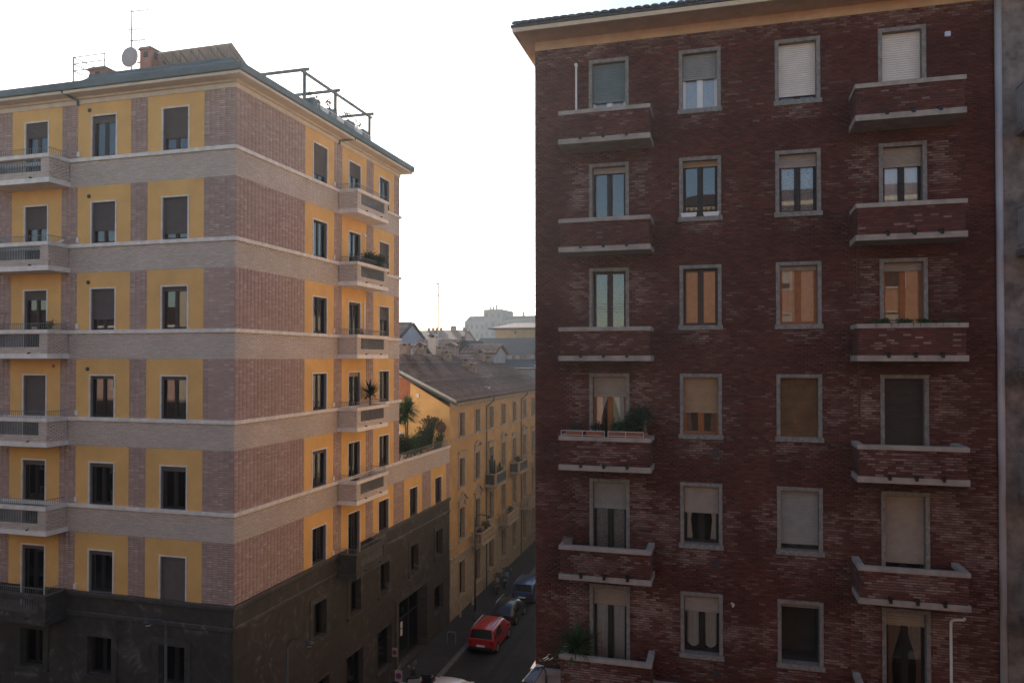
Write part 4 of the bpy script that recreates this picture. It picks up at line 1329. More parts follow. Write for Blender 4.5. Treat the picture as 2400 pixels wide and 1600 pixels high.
def box_balcony(y0, y1, z0, z1, baluster):
    p = 0.95
    mb = MB()
    SIDE.box(mb, y0 - 0.06, y1 + 0.06, 0.02, p + 0.06, z0 - 0.16, z0)
    SIDE.box(mb, y0, y1, p - 0.14, p, z1 - 0.1, z1)
    SIDE.box(mb, y0, y0 + 0.14, 0.02, p - 0.142, z1 - 0.1, z1)
    SIDE.box(mb, y1 - 0.14, y1, 0.02, p - 0.142, z1 - 0.1, z1)
    for y in (y0, y1 - 0.16): SIDE.box(mb, y, y + 0.16, p - 0.16, p, z0 + 0.001, z1 - 0.101)
    for y in (y0 + 0.3, y1 - 0.5):
        mb.prism([(XL + 0.01, z0 - 0.6), (XL + 0.01, z0 - 0.161), (XL + p * 0.8, z0 - 0.161), (XL + p * 0.7, z0 - 0.25), (XL + 0.2, z0 - 0.35)], 'y', y, y + 0.2)
    bal = mb.build('balcony', M_OLDT, OH, bevel=0.008)
    if baluster:
        n = int((y1 - y0) / 0.24)
        pts = [(XL + p - 0.07, y0 + 0.2 + i * (y1 - y0 - 0.4) / n) for i in range(n + 1)] + [(XL + x, y0 + 0.07) for x in (0.15, 0.37, 0.59)] + [(XL + x, y1 - 0.07) for x in (0.15, 0.37, 0.59)]
        for (x, y) in pts:
            mb = MB()
            h = z1 - z0 - 0.1
            for a, b, r0, r1 in ((0, .15, .05, .05), (.15, .45, .04, .075), (.45, .8, .075, .035), (.8, 1, .045, .05)):
                mb.cyl((x, y, z0 + a * h), (x, y, z0 + b * h), r0, r1, 8, caps=False)
            mb.build('baluster', M_OLDT, bal)
    else:
        mb = MB()
        SIDE.box(mb, y0 + 0.17, y1 - 0.17, p - 0.1, p - 0.06, z0 + 0.1, z1 - 0.16)
        SIDE.box(mb, y0 + 0.05, y0 + 0.09, 0.1, p - 0.2, z0 + 0.1, z1 - 0.16)
        SIDE.box(mb, y1 - 0.09, y1 - 0.05, 0.1, p - 0.2, z0 + 0.1, z1 - 0.16)
        mb.build('iron_panel', M_DARKMET, bal)
    return bal


box_balcony(56.9, 60.0, 8.3, 9.2, False)
box_balcony(63.9, 67.0, 8.3, 9.2, False)
for c in (55.0, 62.02, 69.05): box_balcony(c - 1.55, c + 1.55, 4.5, 5.3, True)
# roof
a = math.atan(0.5)
mb = MB()
mb.add([(XL + 0.6, OY0 - 0.45, 15.30), (XL + 0.6, OY1 + 0.3, 15.30), (-24.4, OY1 + 0.3, 18.5), (-24.4, OY0 - 0.45, 18.5), (-31.4, OY0 - 0.45, 15.0), (-31.4, OY1 + 0.3, 15.0)], [(0, 1, 2, 3), (3, 2, 5, 4)])
mb.add([(XL + 0.6, OY1 + 0.29, 15.30), (-24.4, OY1 + 0.29, 18.5), (-31.4, OY1 + 0.29, 15.0)], [(0, 1, 2)])
oroof = mb.build('roof', M_TILE, OH, recalc=False)
Vd = np.array((-math.cos(a), 0, math.sin(a)))
tile_field('roof_tiles', (XL + 0.62, OY0 - 0.45, 15.33), (0, 1, 0), Vd, 118, 20, 0.243, 0.36, 0.062, M_TILE, oroof)
mb = MB()
mb.hexa([(XL + 0.66, OY0 - 0.55, 15.28), (XL + 0.66, OY0 - 0.43, 15.28), (XL + 0.66, OY0 - 0.43, 15.44), (XL + 0.66, OY0 - 0.55, 15.44)],
        [(-24.4, OY0 - 0.55, 18.52), (-24.4, OY0 - 0.43, 18.52), (-24.4, OY0 - 0.43, 18.68), (-24.4, OY0 - 0.55, 18.68)])
mb.build('verge_flashing', mat('zinc_flashing', (0.34, 0.34, 0.34), .5, .15), oroof)
mb = MB(); mb.hexa([(XL + 0.6, OY0 - 0.44, 15.1), (XL + 0.6, OY0 - 0.0, 15.1), (XL + 0.6, OY0, 15.29), (XL + 0.6, OY0 - 0.44, 15.29)], [(-24.4, OY0 - 0.44, 18.3), (-24.4, OY0, 18.3), (-24.4, OY0, 18.49), (-24.4, OY0 - 0.44, 18.49)]); mb.build('eave_board', M_DARKMET, oroof)
mb = MB(); mb.tube([(-24.4, OY0 - 0.5, 18.56), (-24.4, OY1 + 0.3, 18.56)], 0.13, 8); mb.build('ridge_cap', M_TILE, oroof)


def chimney(parent, x, y, zb, zt, w=0.6, d=0.7, cap='slab', m=None):
    mb = MB()
    mb.box(x - w / 2, x + w / 2, y - d / 2, y + d / 2, zb, zt - 0.25, 0)
    for i, sx in enumerate((-1, 1)):
        for sy in (-1, 1):
            mb.box(x + sx * w * 0.36 - 0.06, x + sx * w * 0.36 + 0.06, y + sy * d * 0.36 - 0.06, y + sy * d * 0.36 + 0.06, zt - 0.249, zt - 0.08, 0)
    mb.box(x - w * 0.25, x + w * 0.25, y - d * 0.25, y + d * 0.25, zt - 0.249, zt - 0.1, 2)
    if cap == 'slab':
        mb.box(x - w / 2 - 0.08, x + w / 2 + 0.08, y - d / 2 - 0.08, y + d / 2 + 0.08, zt - 0.079, zt, 1)
    else:
        mb.prism([(x - w / 2 - 0.1, zt - 0.079), (x + w / 2 + 0.1, zt - 0.079), (x, zt + 0.16)], 'y', y - d / 2 - 0.1, y + d / 2 + 0.1, 1)
    mb.build('chimney', [m or M_CHIM, M_TILE if cap != 'slab' else M_STUCGP, M_BLACK], parent)


roofz = lambda x: 15.3 + 0.5 * (XL + 0.6 - x)
for (x, y, zt, w, cap) in ((-24.5, 55.3, 19.58, .58, 'slab'), (-24.35, 58.2, 19.5, .6, 'gable'), (-24.0, 61.6, 19.42, .62, 'slab'), (-23.2, 61.2, 19.05, .5, 'slab'), (-24.4, 65.6, 19.6, 1.05, 'gable'),
                          (-22.0, 62.8, 18.36, .78, 'slab'), (-21.35, 62.5, 17.95, .48, 'slab'), (-23.26, 70.7, 19.08, .6, 'gable'), (-22.8, 71.6, 18.62, .45, 'slab')):
    chimney(oroof, x, y, roofz(max(x, -24.4)) - 0.5, zt, w, 0.7, cap)
for (x, y) in ((-19.0, 58.9), (-25.1, 57.5)):
    mb = MB(); mb.box(x - 0.35, x + 0.35, y - 0.3, y + 0.3, roofz(x) - 0.3, roofz(x) + 0.13); mb.build('skylight', MATS['zinc_flashing'], oroof)

# ---------------------------------------------------------------- roofs and blocks beyond
def gable_house(label, x0, x1, y0, y1, ze, zr, axis, wallm, roofm, tiles=None, name='house', over=0.3, chims=(), cat='house', windows=()):
    T = thing(name, label, cat, ((x0 + x1) / 2, (y0 + y1) / 2, 0))
    mb = MB()
    if axis == 'x':           # ridge along x
        ym = (y0 + y1) / 2
        mb.prism([(y0, 0), (y0, ze), (ym, zr - 0.12), (y1, ze), (y1, 0)], 'x', x0, x1)
    else:
        xm = (x0 + x1) / 2
        mb.prism([(x0, 0), (x0, ze), (xm, zr - 0.12), (x1, ze), (x1, 0)], 'y', y0, y1)
    mb.build('wall', wallm, T)
    mb = MB()
    th = 0.12
    if axis == 'x':
        s = (zr - ze) / (ym - y0)
        e = ze - over * s
        mb.prism([(y0 - over, e), (ym, zr), (y1 + over, e), (y1 + over, e + th), (ym, zr + th), (y0 - over, e + th)], 'x', x0 - over, x1 + over)
    else:
        s = (zr - ze) / (xm - x0)
        e = ze - over * s
        mb.prism([(x0 - over, e), (xm, zr), (x1 + over, e), (x1 + over, e + th), (xm, zr + th), (x0 - over, e + th)], 'y', y0 - over, y1 + over)
    rf = mb.build('roof', roofm, T)
    if tiles:
        al = math.atan(s)
        if axis == 'x':
            L = math.hypot(ym - y0 + over, zr - e)
            tile_field('roof_tiles', (x0 - over, y0 - over, e + th + 0.01), (1, 0, 0), (0, math.cos(al), math.sin(al)), int((x1 - x0 + 2 * over) / 0.32), max(1, int(L / 0.45)), 0.32, 0.45, 0.13, tiles, rf)
    for c in chims: chimney(rf, *c)
    for (a, b, c, d) in windows:
        mb = MB(); mb.box(a, b, y0 - 0.02, y0 + 0.05, c, d); mb.build('window', M_BLACK, T)
    return T


gable_house('grey gabled house with clay tiles, left of the rooftop chimneys', -50, -34.0, 75.0, 81.7, 20.55, 22.25, 'x', M_PALEG, M_SLATE, M_TILEL)
gable_house('low house whose sunlit clay tiles show just above the townhouse ridge', -38, -26.6, 59.5, 67.5, 17.6, 19.55, 'x', M_CHIM, M_TILEL, M_TILEL)
gable_house('house with ribbed clay roof behind the cluster of chimneys', -31.5, -27.0, 72, 79, 18.6, 20.25, 'x', M_CHIM, M_TILEL, M_TILEL, chims=((-28.45, 71, 17.5, 20.65, .8, .8, 'gable', M_CREAM),))
gable_house('slate-grey gabled house beside the striped clay roof', -27.4, -25.1, 74, 80, 18.7, 20.1, 'y', M_SLATE, M_SLATE, None, chims=((-26.8, 75.4, 18.9, 20.7, .5, .5, 'slab'),))
gable_house('small striped clay roof in front of the dark mansard', -25.9, -22.6, 73, 77, 18.85, 19.72, 'x', M_STUCGP, M_TILEL, M_TILEL)
gable_house('long clay-roofed house with a row of chimneys on its ridge', -58, -45.4, 124, 136, 20.9, 23.4, 'x', M_CHIM, M_TILEL, None,
            chims=[(x, 130, 23.0, zt, w, 0.6, 'slab', M_CHIMR) for x, zt, w in ((-52.97, 24.0, .35), (-52.09, 24.0, .35), (-51.36, 24.0, .35), (-50.54, 24.0, .35), (-48.1, 24.3, 1.0), (-46.0, 24.0, .4))])
MH = thing('house', 'broad house under a dark slate mansard roof beyond the townhouse', 'house', (-26, 95, 0))
mb = MB(); mb.box(-31.5, -14, 90.5, 104, 0, 18.2); mb.build('wall', M_STUCGP, MH)
mb = MB()
mb.hexa([(-31.6, 90.0, 18.78), (-14, 90.0, 18.78), (-14, 104, 18.78), (-31.6, 104, 18.78)], [(-31.2, 94.5, 21.0), (-14, 94.5, 21.0), (-14, 100, 21.0), (-31.2, 100, 21.0)])
mb.hexa([(-30, 84.5, 15.6), (-14, 84.5, 15.6), (-14, 90.4, 15.6), (-30, 90.4, 15.6)], [(-30, 89.6, 18.2), (-14, 89.6, 18.2), (-14, 90.4, 18.2), (-30, 90.4, 18.2)])
mr = mb.build('roof', M_SLATE, MH)
mb = MB(); mb.box(-30, -14, 90.2, 90.45, 18.2, 18.78); mb.build('attic_wall', M_CHIM, MH)
for x in (-28.0, -26.9, -25.9, -24.9, -23.0, -21.5):
    mb = MB(); mb.box(x - 0.25, x + 0.25, 90.15, 90.3, 18.28, 18.72); mb.build('window', M_CURP, MH)
mb = MB(); mb.hexa([(-22.2, 88.0, 17.3), (-20.8, 88.0, 17.3), (-20.8, 88.6, 17.62), (-22.2, 88.6, 17.62)], [(-22.2, 88.0, 17.42), (-20.8, 88.0, 17.42), (-20.8, 88.6, 17.72), (-22.2, 88.6, 17.72)]); mb.build('skylight', M_CHROME, mr)
mb = MB(); mb.box(-32, -14, 79.6, 84.4, 0, 17.15); mb.build('wall', M_STUCGP, MH)
mb = MB(); mb.box(-32.2, -14, 79.4, 84.45, 17.151, 17.25); mb.build('roof', M_SLATE, MH)
OB = thing('house', 'pale ochre top-floor block with a wide flat eave and lit hipped roof', 'house', (-27, 108, 0))
mb = MB(); mb.box(-32.4, -18, 105, 114, 0, 22.55); mb.build('wall', M_OLDY, OB)
mb = MB(); mb.box(-33.2, -17.4, 104.2, 114.8, 22.551, 22.75); mb.build('eave', M_SLATE, OB)
mb = MB(); mb.hexa([(-33.0, 104.5, 22.751), (-18, 104.5, 22.751), (-18, 114.5, 22.751), (-33.0, 114.5, 22.751)], [(-30.6, 109, 23.65), (-28.2, 109, 23.65), (-28.2, 110, 23.65), (-30.6, 110, 23.65)]); mb.build('roof', M_TILEL, OB)
mb = MB(); mb.cyl((-29.3, 104.97, 22.05), (-29.3, 105.05, 22.05), 0.16, n=12); mb.build('vent', M_BLACK, OB)
FB = thing('apartment_building', 'hazy grey apartment block with stepped top and dishes on the horizon', 'building', (-72, 248, 0))
for nm, (x0, x1, z0, z1, y0) in (('wing', (-85.2, -78.1, 0, 30.9, 241)), ('tower', (-78.05, -71.6, 0, 34.7, 240)), ('wing', (-71.55, -50, 0, 31.2, 241))):
    mb = MB(); mb.box(x0, x1, y0, y0 + 14, z0, z1); o = mb.build(nm, M_HAZEB, FB)
    zz = z1 - 1.2
    for r in range(3):
        n = int((x1 - x0) / 1.7)
        for i in range(n):
            x = x0 + (i + 0.5) * (x1 - x0) / n
            mb = MB(); mb.box(x - 0.42, x + 0.42, y0 - 0.03, y0 + 0.1, zz - 1.5 - 3.1 * r, zz - 3.1 * r); mb.build('window', M_DARKMET, o)
mb = MB(); mb.hexa([(-85.0, 241.2, 30.901), (-78.2, 241.2, 30.901), (-78.2, 254, 30.901), (-85.0, 254, 30.901)], [(-84.0, 243, 32.7), (-78.2, 243, 32.7), (-78.2, 252, 32.7), (-84.0, 252, 32.7)]); r_ = mb.build('roof', M_SLATE, FB)
mb = MB(); mb.hexa([(-71.5, 241.2, 31.201), (-50, 241.2, 31.201), (-50, 254, 31.201), (-71.5, 254, 31.201)], [(-71.4, 243, 32.6), (-52, 243, 32.6), (-52, 252, 32.6), (-71.4, 252, 32.6)]); mb.build('roof', M_SLATE, FB)
for x, h in ((-76.5, 35.4), (-75.6, 35.5), (-74.4, 36.0), (-65, 33.6)):
    mb = MB(); mb.box(x - 0.25, x + 0.25, 243, 243.5, 31.5, h); mb.cyl((x, 242.9, h), (x, 243, h), 0.35, n=10); mb.build('dish_post', M_HAZEB, FB)
AM = thing('antenna_mast', 'thin guyed antenna mast rising over the far rooftops', 'antenna', (-47.2, 120, 0))
mb = MB(); mb.cyl((-47.2, 120, 0), (-47.2, 120, 31.2), 0.17, 0.13, 6); mb.build('pole', M_STUCGP, AM)
mb = MB(); mb.tube([(-47.9, 120, 31.0), (-46.7, 120, 31.15)], 0.09, 5); mb.tube([(-47.4, 119.8, 31.2), (-47.4, 120.2, 31.2)], 0.05, 5); mb.box(-47.35, -47.05, 119.9, 120.1, 28.9, 29.25); mb.build('aerial', M_STUCGP, AM)

# ---------------------------------------------------------------- things on the roofs
ZR = 30.56                                   # flat of the raised roof
def yagi(mb, x, y, z, L, n, e):
    mb.tube([(x, y, z), (x + L, y + 0.02, z - 0.02)], 0.018, 5)
    for i in range(n):
        xx = x + 0.12 + (L - 0.14) * i / max(1, n - 1)
        mb.tube([(xx, y - e, z - 0.01), (xx, y + e, z - 0.01)], 0.013, 4)


T = thing('satellite_dish', 'round satellite dish on the mast beside the tall brick chimney', 'dish', (-24.66, 26.5, ZR))
mb = MB()
n = 24
vs, fs = [], []
for j, (r, d) in enumerate(((0.0, 0.10), (0.2, 0.085), (0.34, 0.05), (0.44, 0.0))):
    for i in range(n):
        t = 2 * math.pi * i / n
        vs.append((-24.63 + r * math.cos(t), 26.44 - d, 31.30 + r * math.sin(t)))
for j in range(3):
    for i in range(n): fs.append((j * n + i, j * n + (i + 1) % n, (j + 1) * n + (i + 1) % n, (j + 1) * n + i))
mb.add(vs, fs)
mb.build('reflector', mat('dish_paint', (0.42, 0.36, 0.36), .6, .06), T, smooth=True, recalc=False)
mb = MB(); mb.tube([(-24.63, 26.45, 31.0), (-24.63, 26.95, 31.25)], 0.015); mb.cyl((-24.63, 26.92, 31.25), (-24.63, 27.02, 31.28), 0.04, n=8); mb.build('feed_arm', M_RAIL, T)
mb = MB(); mb.box(-24.70, -24.57, 26.44, 26.56, 31.1, 31.35); mb.build('clamp', M_DARKMET, T)
T = thing('antenna', 'tall thin television antenna standing behind the satellite dish', 'antenna', (-24.70, 26.62, ZR))
mb = MB(); mb.cyl((-24.7, 26.62, ZR), (-24.7, 26.62, 33.42), 0.032, 0.026, 6); mb.build('pole', M_RAIL, T)
mb = MB(); yagi(mb, -24.75, 26.62, 33.36, 0.9, 6, 0.2); mb.build('aerial', M_RAIL, T)
mb = MB(); yagi(mb, -25.1, 26.62, 32.58, 1.0, 5, 0.32); mb.build('aerial', M_RAIL, T)
mb = MB(); yagi(mb, -24.8, 26.62, 32.08, 0.8, 7, 0.16); mb.build('aerial', M_RAIL, T)
T = thing('guard_rail', 'open metal guard rail around the low brick chimney', 'railing', (-26.7, 27, 29.9))
for (x, y) in ((-27.5, 26.3), (-25.8, 26.3), (-27.5, 28.2)):
    mb = MB(); mb.cyl((x, y, 29.5 if x < -26.5 else ZR), (x, y, 31.56), 0.03, n=6); mb.build('post', M_RAIL, T)
for z in (30.95, 31.25, 31.54):
    mb = MB(); mb.tube([(-25.8, 26.3, z), (-27.5, 26.3, z), (-27.5, 28.2, z)], 0.024, 5); mb.build('rail', M_RAIL, T)
for i in range(4):
    x0 = -23.45 + i * 0.93
    T = thing('solar_panel', ('solar panel next to the tall brick chimney, first of its row', 'second solar panel from the tall brick chimney', 'third solar panel from the tall brick chimney', 'solar panel at the roof corner, last of its row')[i], 'solar panel', (x0 + 0.45, 27.4, ZR), 'solar panels in a tilted row on the roof')
    mb = MB()
    mb.hexa([(x0, 26.75, 31.46), (x0 + 0.91, 26.75, 31.46), (x0 + 0.91, 28.35, 30.68), (x0, 28.35, 30.68)], [(x0, 26.77, 31.50), (x0 + 0.91, 26.77, 31.50), (x0 + 0.91, 28.37, 30.72), (x0, 28.37, 30.72)])
    mb.build('module', M_PANEL, T)
    mb = MB()
    for xx in (x0 + 0.18, x0 + 0.72):
        mb.tube([(xx, 26.8, ZR), (xx, 26.8, 31.43)], 0.018, 5); mb.tube([(xx, 26.8, 31.4), (xx, 28.3, 30.66)], 0.018, 5); mb.tube([(xx, 28.3, ZR), (xx, 28.3, 30.68)], 0.018, 5)
    mb.build('support', M_RAIL, T)

PG = thing('pergola', 'dark timber pergola frame on the roof terrace', 'pergola', (-19.8, 33.8, 29.5))
for y in (30.5, 33.35, 37.07):
    mb = MB(); mb.box(-18.66, -18.54, y - 0.06, y + 0.06, 29.5, 31.55); mb.build('post', M_GREEN, PG, bevel=0.008)
    mb = MB(); mb.box(-21.6, -18.35, y - 0.05, y + 0.05, 31.56, 31.70); mb.build('beam', M_GREEN, PG, bevel=0.008)
    mb = MB(); mb.box(-21.56, -21.44, y - 0.06, y + 0.06, 29.5, 31.55); mb.build('post', M_GREEN, PG, bevel=0.008)
mb = MB(); mb.box(-18.655, -18.545, 30.3, 37.3, 31.44, 31.555); mb.build('beam', M_GREEN, PG)

# ---------------------------------------------------------------- foliage
def leaf_cloud(center, rad, n, size, seed, clump=7, flat=1.0, droop=0.0):
    """many small leaf faces gathered in clumps through an ellipsoid"""
    r = np.random.default_rng(seed)
    cc = r.normal(size=(clump, 3))
    cc /= np.maximum(1e-6, np.linalg.norm(cc, axis=1))[:, None]
    cc *= (r.random((clump, 1)) ** 0.5) * 0.72
    idx = r.integers(0, clump, n)
    p = cc[idx] + r.normal(size=(n, 3)) * 0.24
    p = p * np.array(rad) + np.array(center)
    a = r.normal(size=(n, 3)); a /= np.linalg.norm(a, axis=1)[:, None]
    b = np.cross(a, r.normal(size=(n, 3))); b /= np.maximum(1e-6, np.linalg.norm(b, axis=1))[:, None]
    L = size * (0.6 + 0.8 * r.random((n, 1)))
    Wd = L * 0.38
    V = np.stack([p - a * L * 0.5, p + b * Wd * 0.5, p + a * L * 0.5, p - b * Wd * 0.5], 1)
    Q = np.arange(n * 4).reshape(n, 4)
    return V.reshape(-1, 3), Q, r.random(n)


def pot(parent, x, y, z, r, h, m=M_TERRA):
    mb = MB()
    mb.cyl((x, y, z), (x, y, z + h * 0.82), r * 0.72, r * 0.94, 14)
    mb.cyl((x, y, z + h * 0.82), (x, y, z + h), r, r, 14)
    mb.build('pot', m, parent)


def bush(label, base, rad, n, size, m=M_LEAF, seed=1, potr=0.16, poth=0.28, potm=M_TERRA, name='potted_shrub', group=None, lift=None):
    x, y, z = base
    T = thing(name, label, 'plant', base, group)
    if potr: pot(T, x, y, z, potr, poth, potm)
    zc = z + poth + (rad[2] * 0.85 if lift is None else lift)
    mb = MB()
    rr = random.Random(seed)
    for i in range(5):
        mb.tube([(x, y, z + poth * 0.7), (x + rr.uniform(-.5, .5) * rad[0], y + rr.uniform(-.5, .5) * rad[1], zc + rr.uniform(-.2, .5) * rad[2])], 0.010, 5)
    mb.build('stem', M_BARK, T)
    V, Q, rd = leaf_cloud((x, y, zc), rad, n, size, seed)
    tag(quad_mesh('foliage', V, Q, m, T, {'rnd': rd}), kind='stuff')
    return T


def spiky(label, base, trunk, blades, L, m=M_LEAF, seed=1, potr=0.18, poth=0.3, width=0.05, name='yucca', up=0.15, group=None, heads=1, skirt=False):
    """rosette of long narrow blades on a trunk"""
    x, y, z = base
    r = random.Random(seed)
    T = thing(name, label, 'plant', base, group)
    if potr: pot(T, x, y, z, potr, poth)
    else: poth = 0
    vs, fs, rd = [], [], []
    for hd in range(heads):
        hx, hy = x + (r.uniform(-.22, .22) if heads > 1 else 0), y + (r.uniform(-.3, .3) if heads > 1 else 0)
        hz = z + poth + trunk * (1 - 0.25 * hd / max(1, heads))
        if trunk > 0.05:
            mb = MB(); mb.cyl((x + (hx - x) * 0.3, y + (hy - y) * 0.3, z + poth * 0.7), (hx, hy, hz), 0.055, 0.045, 8); mb.build('trunk', M_BARK, T)
        for i in range(blades):
            az = r.uniform(0, 2 * math.pi)
            el = math.asin(min(1, max(-0.6, r.uniform(-0.45 if skirt else -0.1, 1.0))))
            l = L * r.uniform(0.7, 1.05)
            d = Vector((math.cos(az) * math.cos(el), math.sin(az) * math.cos(el), math.sin(el)))
            sd_ = Vector((-math.sin(az), math.cos(az), 0)) * width / 2
            p = Vector((hx, hy, hz - 0.1 * r.random()))
            q = []
            for k in range(4):
                t = k / 3
                c = p + d * l * t + Vector((0, 0, -0.25 * l * t * t * (1 - abs(math.sin(el)) * 0.7)))
                w = (0.7, 1.0, 0.75, 0.08)[k]
                q += [c - sd_ * w, c + sd_ * w]
            b = len(vs)
            vs += q
            for k in range(3): fs.append((b + 2 * k, b + 2 * k + 1, b + 2 * k + 3, b + 2 * k + 2)); rd.append(r.random())
    tag(quad_mesh('foliage', np.array([tuple(v) for v in vs]), np.array(fs), m, T, {'rnd': rd}), kind='stuff')
    return T


# roof terrace pots and climbing plants
potspec = [(30.75, 'dark'), (31.5, 'white'), (32.3, 'dark'), (33.0, 'white'), (34.1, 'dark'), (34.95, 'white'), (35.7, 'dark')]
lab = ['dark planter nearest the raised roof, beside the first pergola post', 'white planter after the first dark one on the roof terrace', 'dark planter left of the middle pergola post', 'white planter just left of the middle pergola post',
       'dark planter just right of the middle pergola post', 'white planter between the two right-hand dark planters', 'dark planter nearest the last pergola post']
for i, (y, c) in enumerate(potspec):
    T = thing('planter', lab[i], 'planter', (-18.35, y, 29.5), 'planters lined up on the roof terrace')
    h = 0.78 if c == 'dark' else 0.62
    mb = MB()
    mb.hexa([(-18.52, y - 0.28, 29.501), (-18.14, y - 0.28, 29.501), (-18.14, y + 0.28, 29.501), (-18.52, y + 0.28, 29.501)], [(-18.58, y - 0.34, 29.5 + h), (-18.08, y - 0.34, 29.5 + h), (-18.08, y + 0.34, 29.5 + h), (-18.58, y + 0.34, 29.5 + h)])
    mb.build('box', M_GREEN if c == 'dark' else M_WHITE, T, bevel=0.015)
    mb = MB(); mb.box(-18.55, -18.11, y - 0.30, y + 0.30, 29.49 + h, 29.515 + h); mb.build('soil', M_BARK, T)
    V, Q, rd = leaf_cloud((-18.4, y, 29.5 + h + 0.33), (0.2, 0.45, 0.42), 90 + 20 * (i % 3), 0.11, 40 + i, clump=5)
    tag(quad_mesh('foliage', V, Q, M_LEAFD, T, {'rnd': rd}), kind='stuff')
    mb = MB(); mb.tube([(-18.35, y, 29.4 + h), (-18.4, y + 0.1, 29.6 + h), (-18.45, y - 0.05, 29.95 + h)], 0.006, 4); mb.build('stem', M_BARK, T)
T = thing('terrace_rail', 'low white rail along the edge of the roof terrace', 'railing', (-17.95, 34, 29.5))
mb = MB(); mb.tube([(-17.98, 30.6, 30.05), (-17.98, 36.9, 30.05)], 0.012, 5); mb.build('rail', M_WHITE, T)
mb = MB()
for i in range(52): mb.cyl((-17.98, 30.6 + i * 0.1235, 29.49), (-17.98, 30.6 + i * 0.1235, 30.05), 0.007, n=4)
tag(mb.build('bars', M_WHITE, T), kind='stuff')

# balcony plants on the ochre block
def bz(k): return ZS[k] - 0.98
spiky('small agave at the near corner of the topmost side-street balcony', (XL + 0.55, 33.65, bz(0)), 0.55, 26, 0.38, M_LEAFY, 3, 0.17, 0.45, 0.04, 'agave')
bush('big leafy bush spilling over the side-street balcony rail one floor below the top', (XL + 0.7, 35.6, bz(1)), (0.52, 0.95, 0.6), 3400, 0.12, M_LEAFD, 5, 0.26, 0.75, lift=0.62)
bush('thin leafless-looking shrub at the near end of the balcony with the big bush', (XL + 0.5, 34.05, bz(1)), (0.3, 0.4, 0.42), 260, 0.09, M_LEAFD, 6, 0.18, 0.6)
spiky('spiky yucca on the side-street balcony level with the townhouse roof', (XL + 0.55, 35.75, bz(3)), 1.0, 130, 0.95, M_LEAFD, 8, 0.24, 0.55, 0.065)
bush('small green pot plant on the side-street balcony with the white wall pipe', (XL + 0.65, 34.5, bz(2)), (0.18, 0.25, 0.25), 260, 0.07, M_LEAF, 9, 0.15, 0.85)
bush('dark pot plant on the front balcony below the third row of sills', (-27.1, YF - 0.55, bz(2)), (0.34, 0.28, 0.42), 800, 0.08, M_LEAFD, 10, 0.2, 0.75)
bush('low twiggy pot plant at the right end of that same front balcony', (-26.72, YF - 0.72, bz(2)), (0.14, 0.14, 0.24), 140, 0.07, M_LEAF, 11, 0.11, 0.88)
bush('wilted pot plant at the corner of the dark stone front balcony', (-26.72, YF - 0.6, bz(5)), (0.14, 0.14, 0.2), 120, 0.07, M_LEAFD, 12, 0.12, 0.85)
T = thing('drying_rack', 'folding clothes airer on the front balcony left of the pot plants', 'clothes airer', (-29.4, YF - 0.6, bz(2)))
for sx in (-0.25, 0.25):
    mb = MB(); mb.tube([(-29.4 + sx, YF - 0.6, bz(2)), (-29.4 - sx, YF - 0.6, bz(2) + 1.7)], 0.012, 5); mb.build('leg', M_TERRA, T)
mb = MB()
for i in range(4): mb.tube([(-29.75, YF - 0.7 + i * 0.06, bz(2) + 1.7), (-29.05, YF - 0.7 + i * 0.06, bz(2) + 1.7)], 0.008, 4)
mb.tube([(-29.65, YF - 0.6, bz(2) + 1.69), (-29.15, YF - 0.6, bz(2) + 1.69)], 0.012, 5)
mb.build('rack', M_TERRA, T)
T = thing('bird', 'small white bird perched at the end of the second front balcony cap', 'bird', (-26.52, YF - 0.45, ZS[1]))
mb = MB()
mb.cyl((-26.52, YF - 0.45, ZS[1] + 0.06), (-26.44, YF - 0.42, ZS[1] + 0.10), 0.03, 0.045, 8); mb.cyl((-26.44, YF - 0.42, ZS[1] + 0.10), (-26.36, YF - 0.40, ZS[1] + 0.13), 0.045, 0.022, 8)
mb.cyl((-26.52, YF - 0.45, ZS[1] + 0.06), (-26.66, YF - 0.50, ZS[1] + 0.04), 0.03, 0.012, 6); mb.cyl((-26.46, YF - 0.43, ZS[1]), (-26.46, YF - 0.43, ZS[1] + 0.07), 0.006, n=5); mb.cyl((-26.36, YF - 0.40, ZS[1] + 0.13), (-26.32, YF - 0.385, ZS[1] + 0.12), 0.008, 0.002, 5)
mb.build('body', M_WHITE, T, smooth=True)

# wing terrace garden
ZT = 11.6
spiky('tall yucca palm with two trunks on the wing terrace by the gable wall', (-19.7, 44.9, ZT), 3.1, 240, 1.2, M_LEAF, 21, 0.3, 0.4, 0.085, heads=2, skirt=True)
spiky('slimmer yucca half hidden behind the tall one on the terrace', (-20.3, 44.2, ZT), 2.5, 180, 1.0, M_LEAFD, 22, 0.28, 0.4, 0.08, skirt=True)
T = thing('euphorbia_tree', 'flat-topped branching succulent tree by the terrace corner', 'plant', (-19.4, 48.0, ZT))
pot(T, -19.4, 48.0, ZT, 0.34, 0.5)
mb = MB(); rr = random.Random(4); tips = []
for i in range(46):
    az, rr_ = rr.uniform(0, 2 * math.pi), rr.uniform(0.15, 1.0)
    ex, ey = -19.4 + 0.75 * rr_ * math.cos(az), 48.0 + 1.05 * rr_ * math.sin(az)
    mx_, my_ = -19.4 + (ex + 19.4) * 0.45, 48.0 + (ey - 48.0) * 0.45
    ez = ZT + 2.75 - 0.25 * rr_ + rr.uniform(-.1, .12)
    mb.tube([(-19.4, 48.0, ZT + 0.4), (-19.4 + (mx_ + 19.4) * .3, 48.0 + (my_ - 48) * .3, ZT + 1.25), (mx_, my_, ZT + 1.9), (ex, ey, ez)], 0.024, 5)
    tips.append((ex, ey, ez))
mb.build('branch', M_LEAFY, T)
V, Q, rd = [], [], []
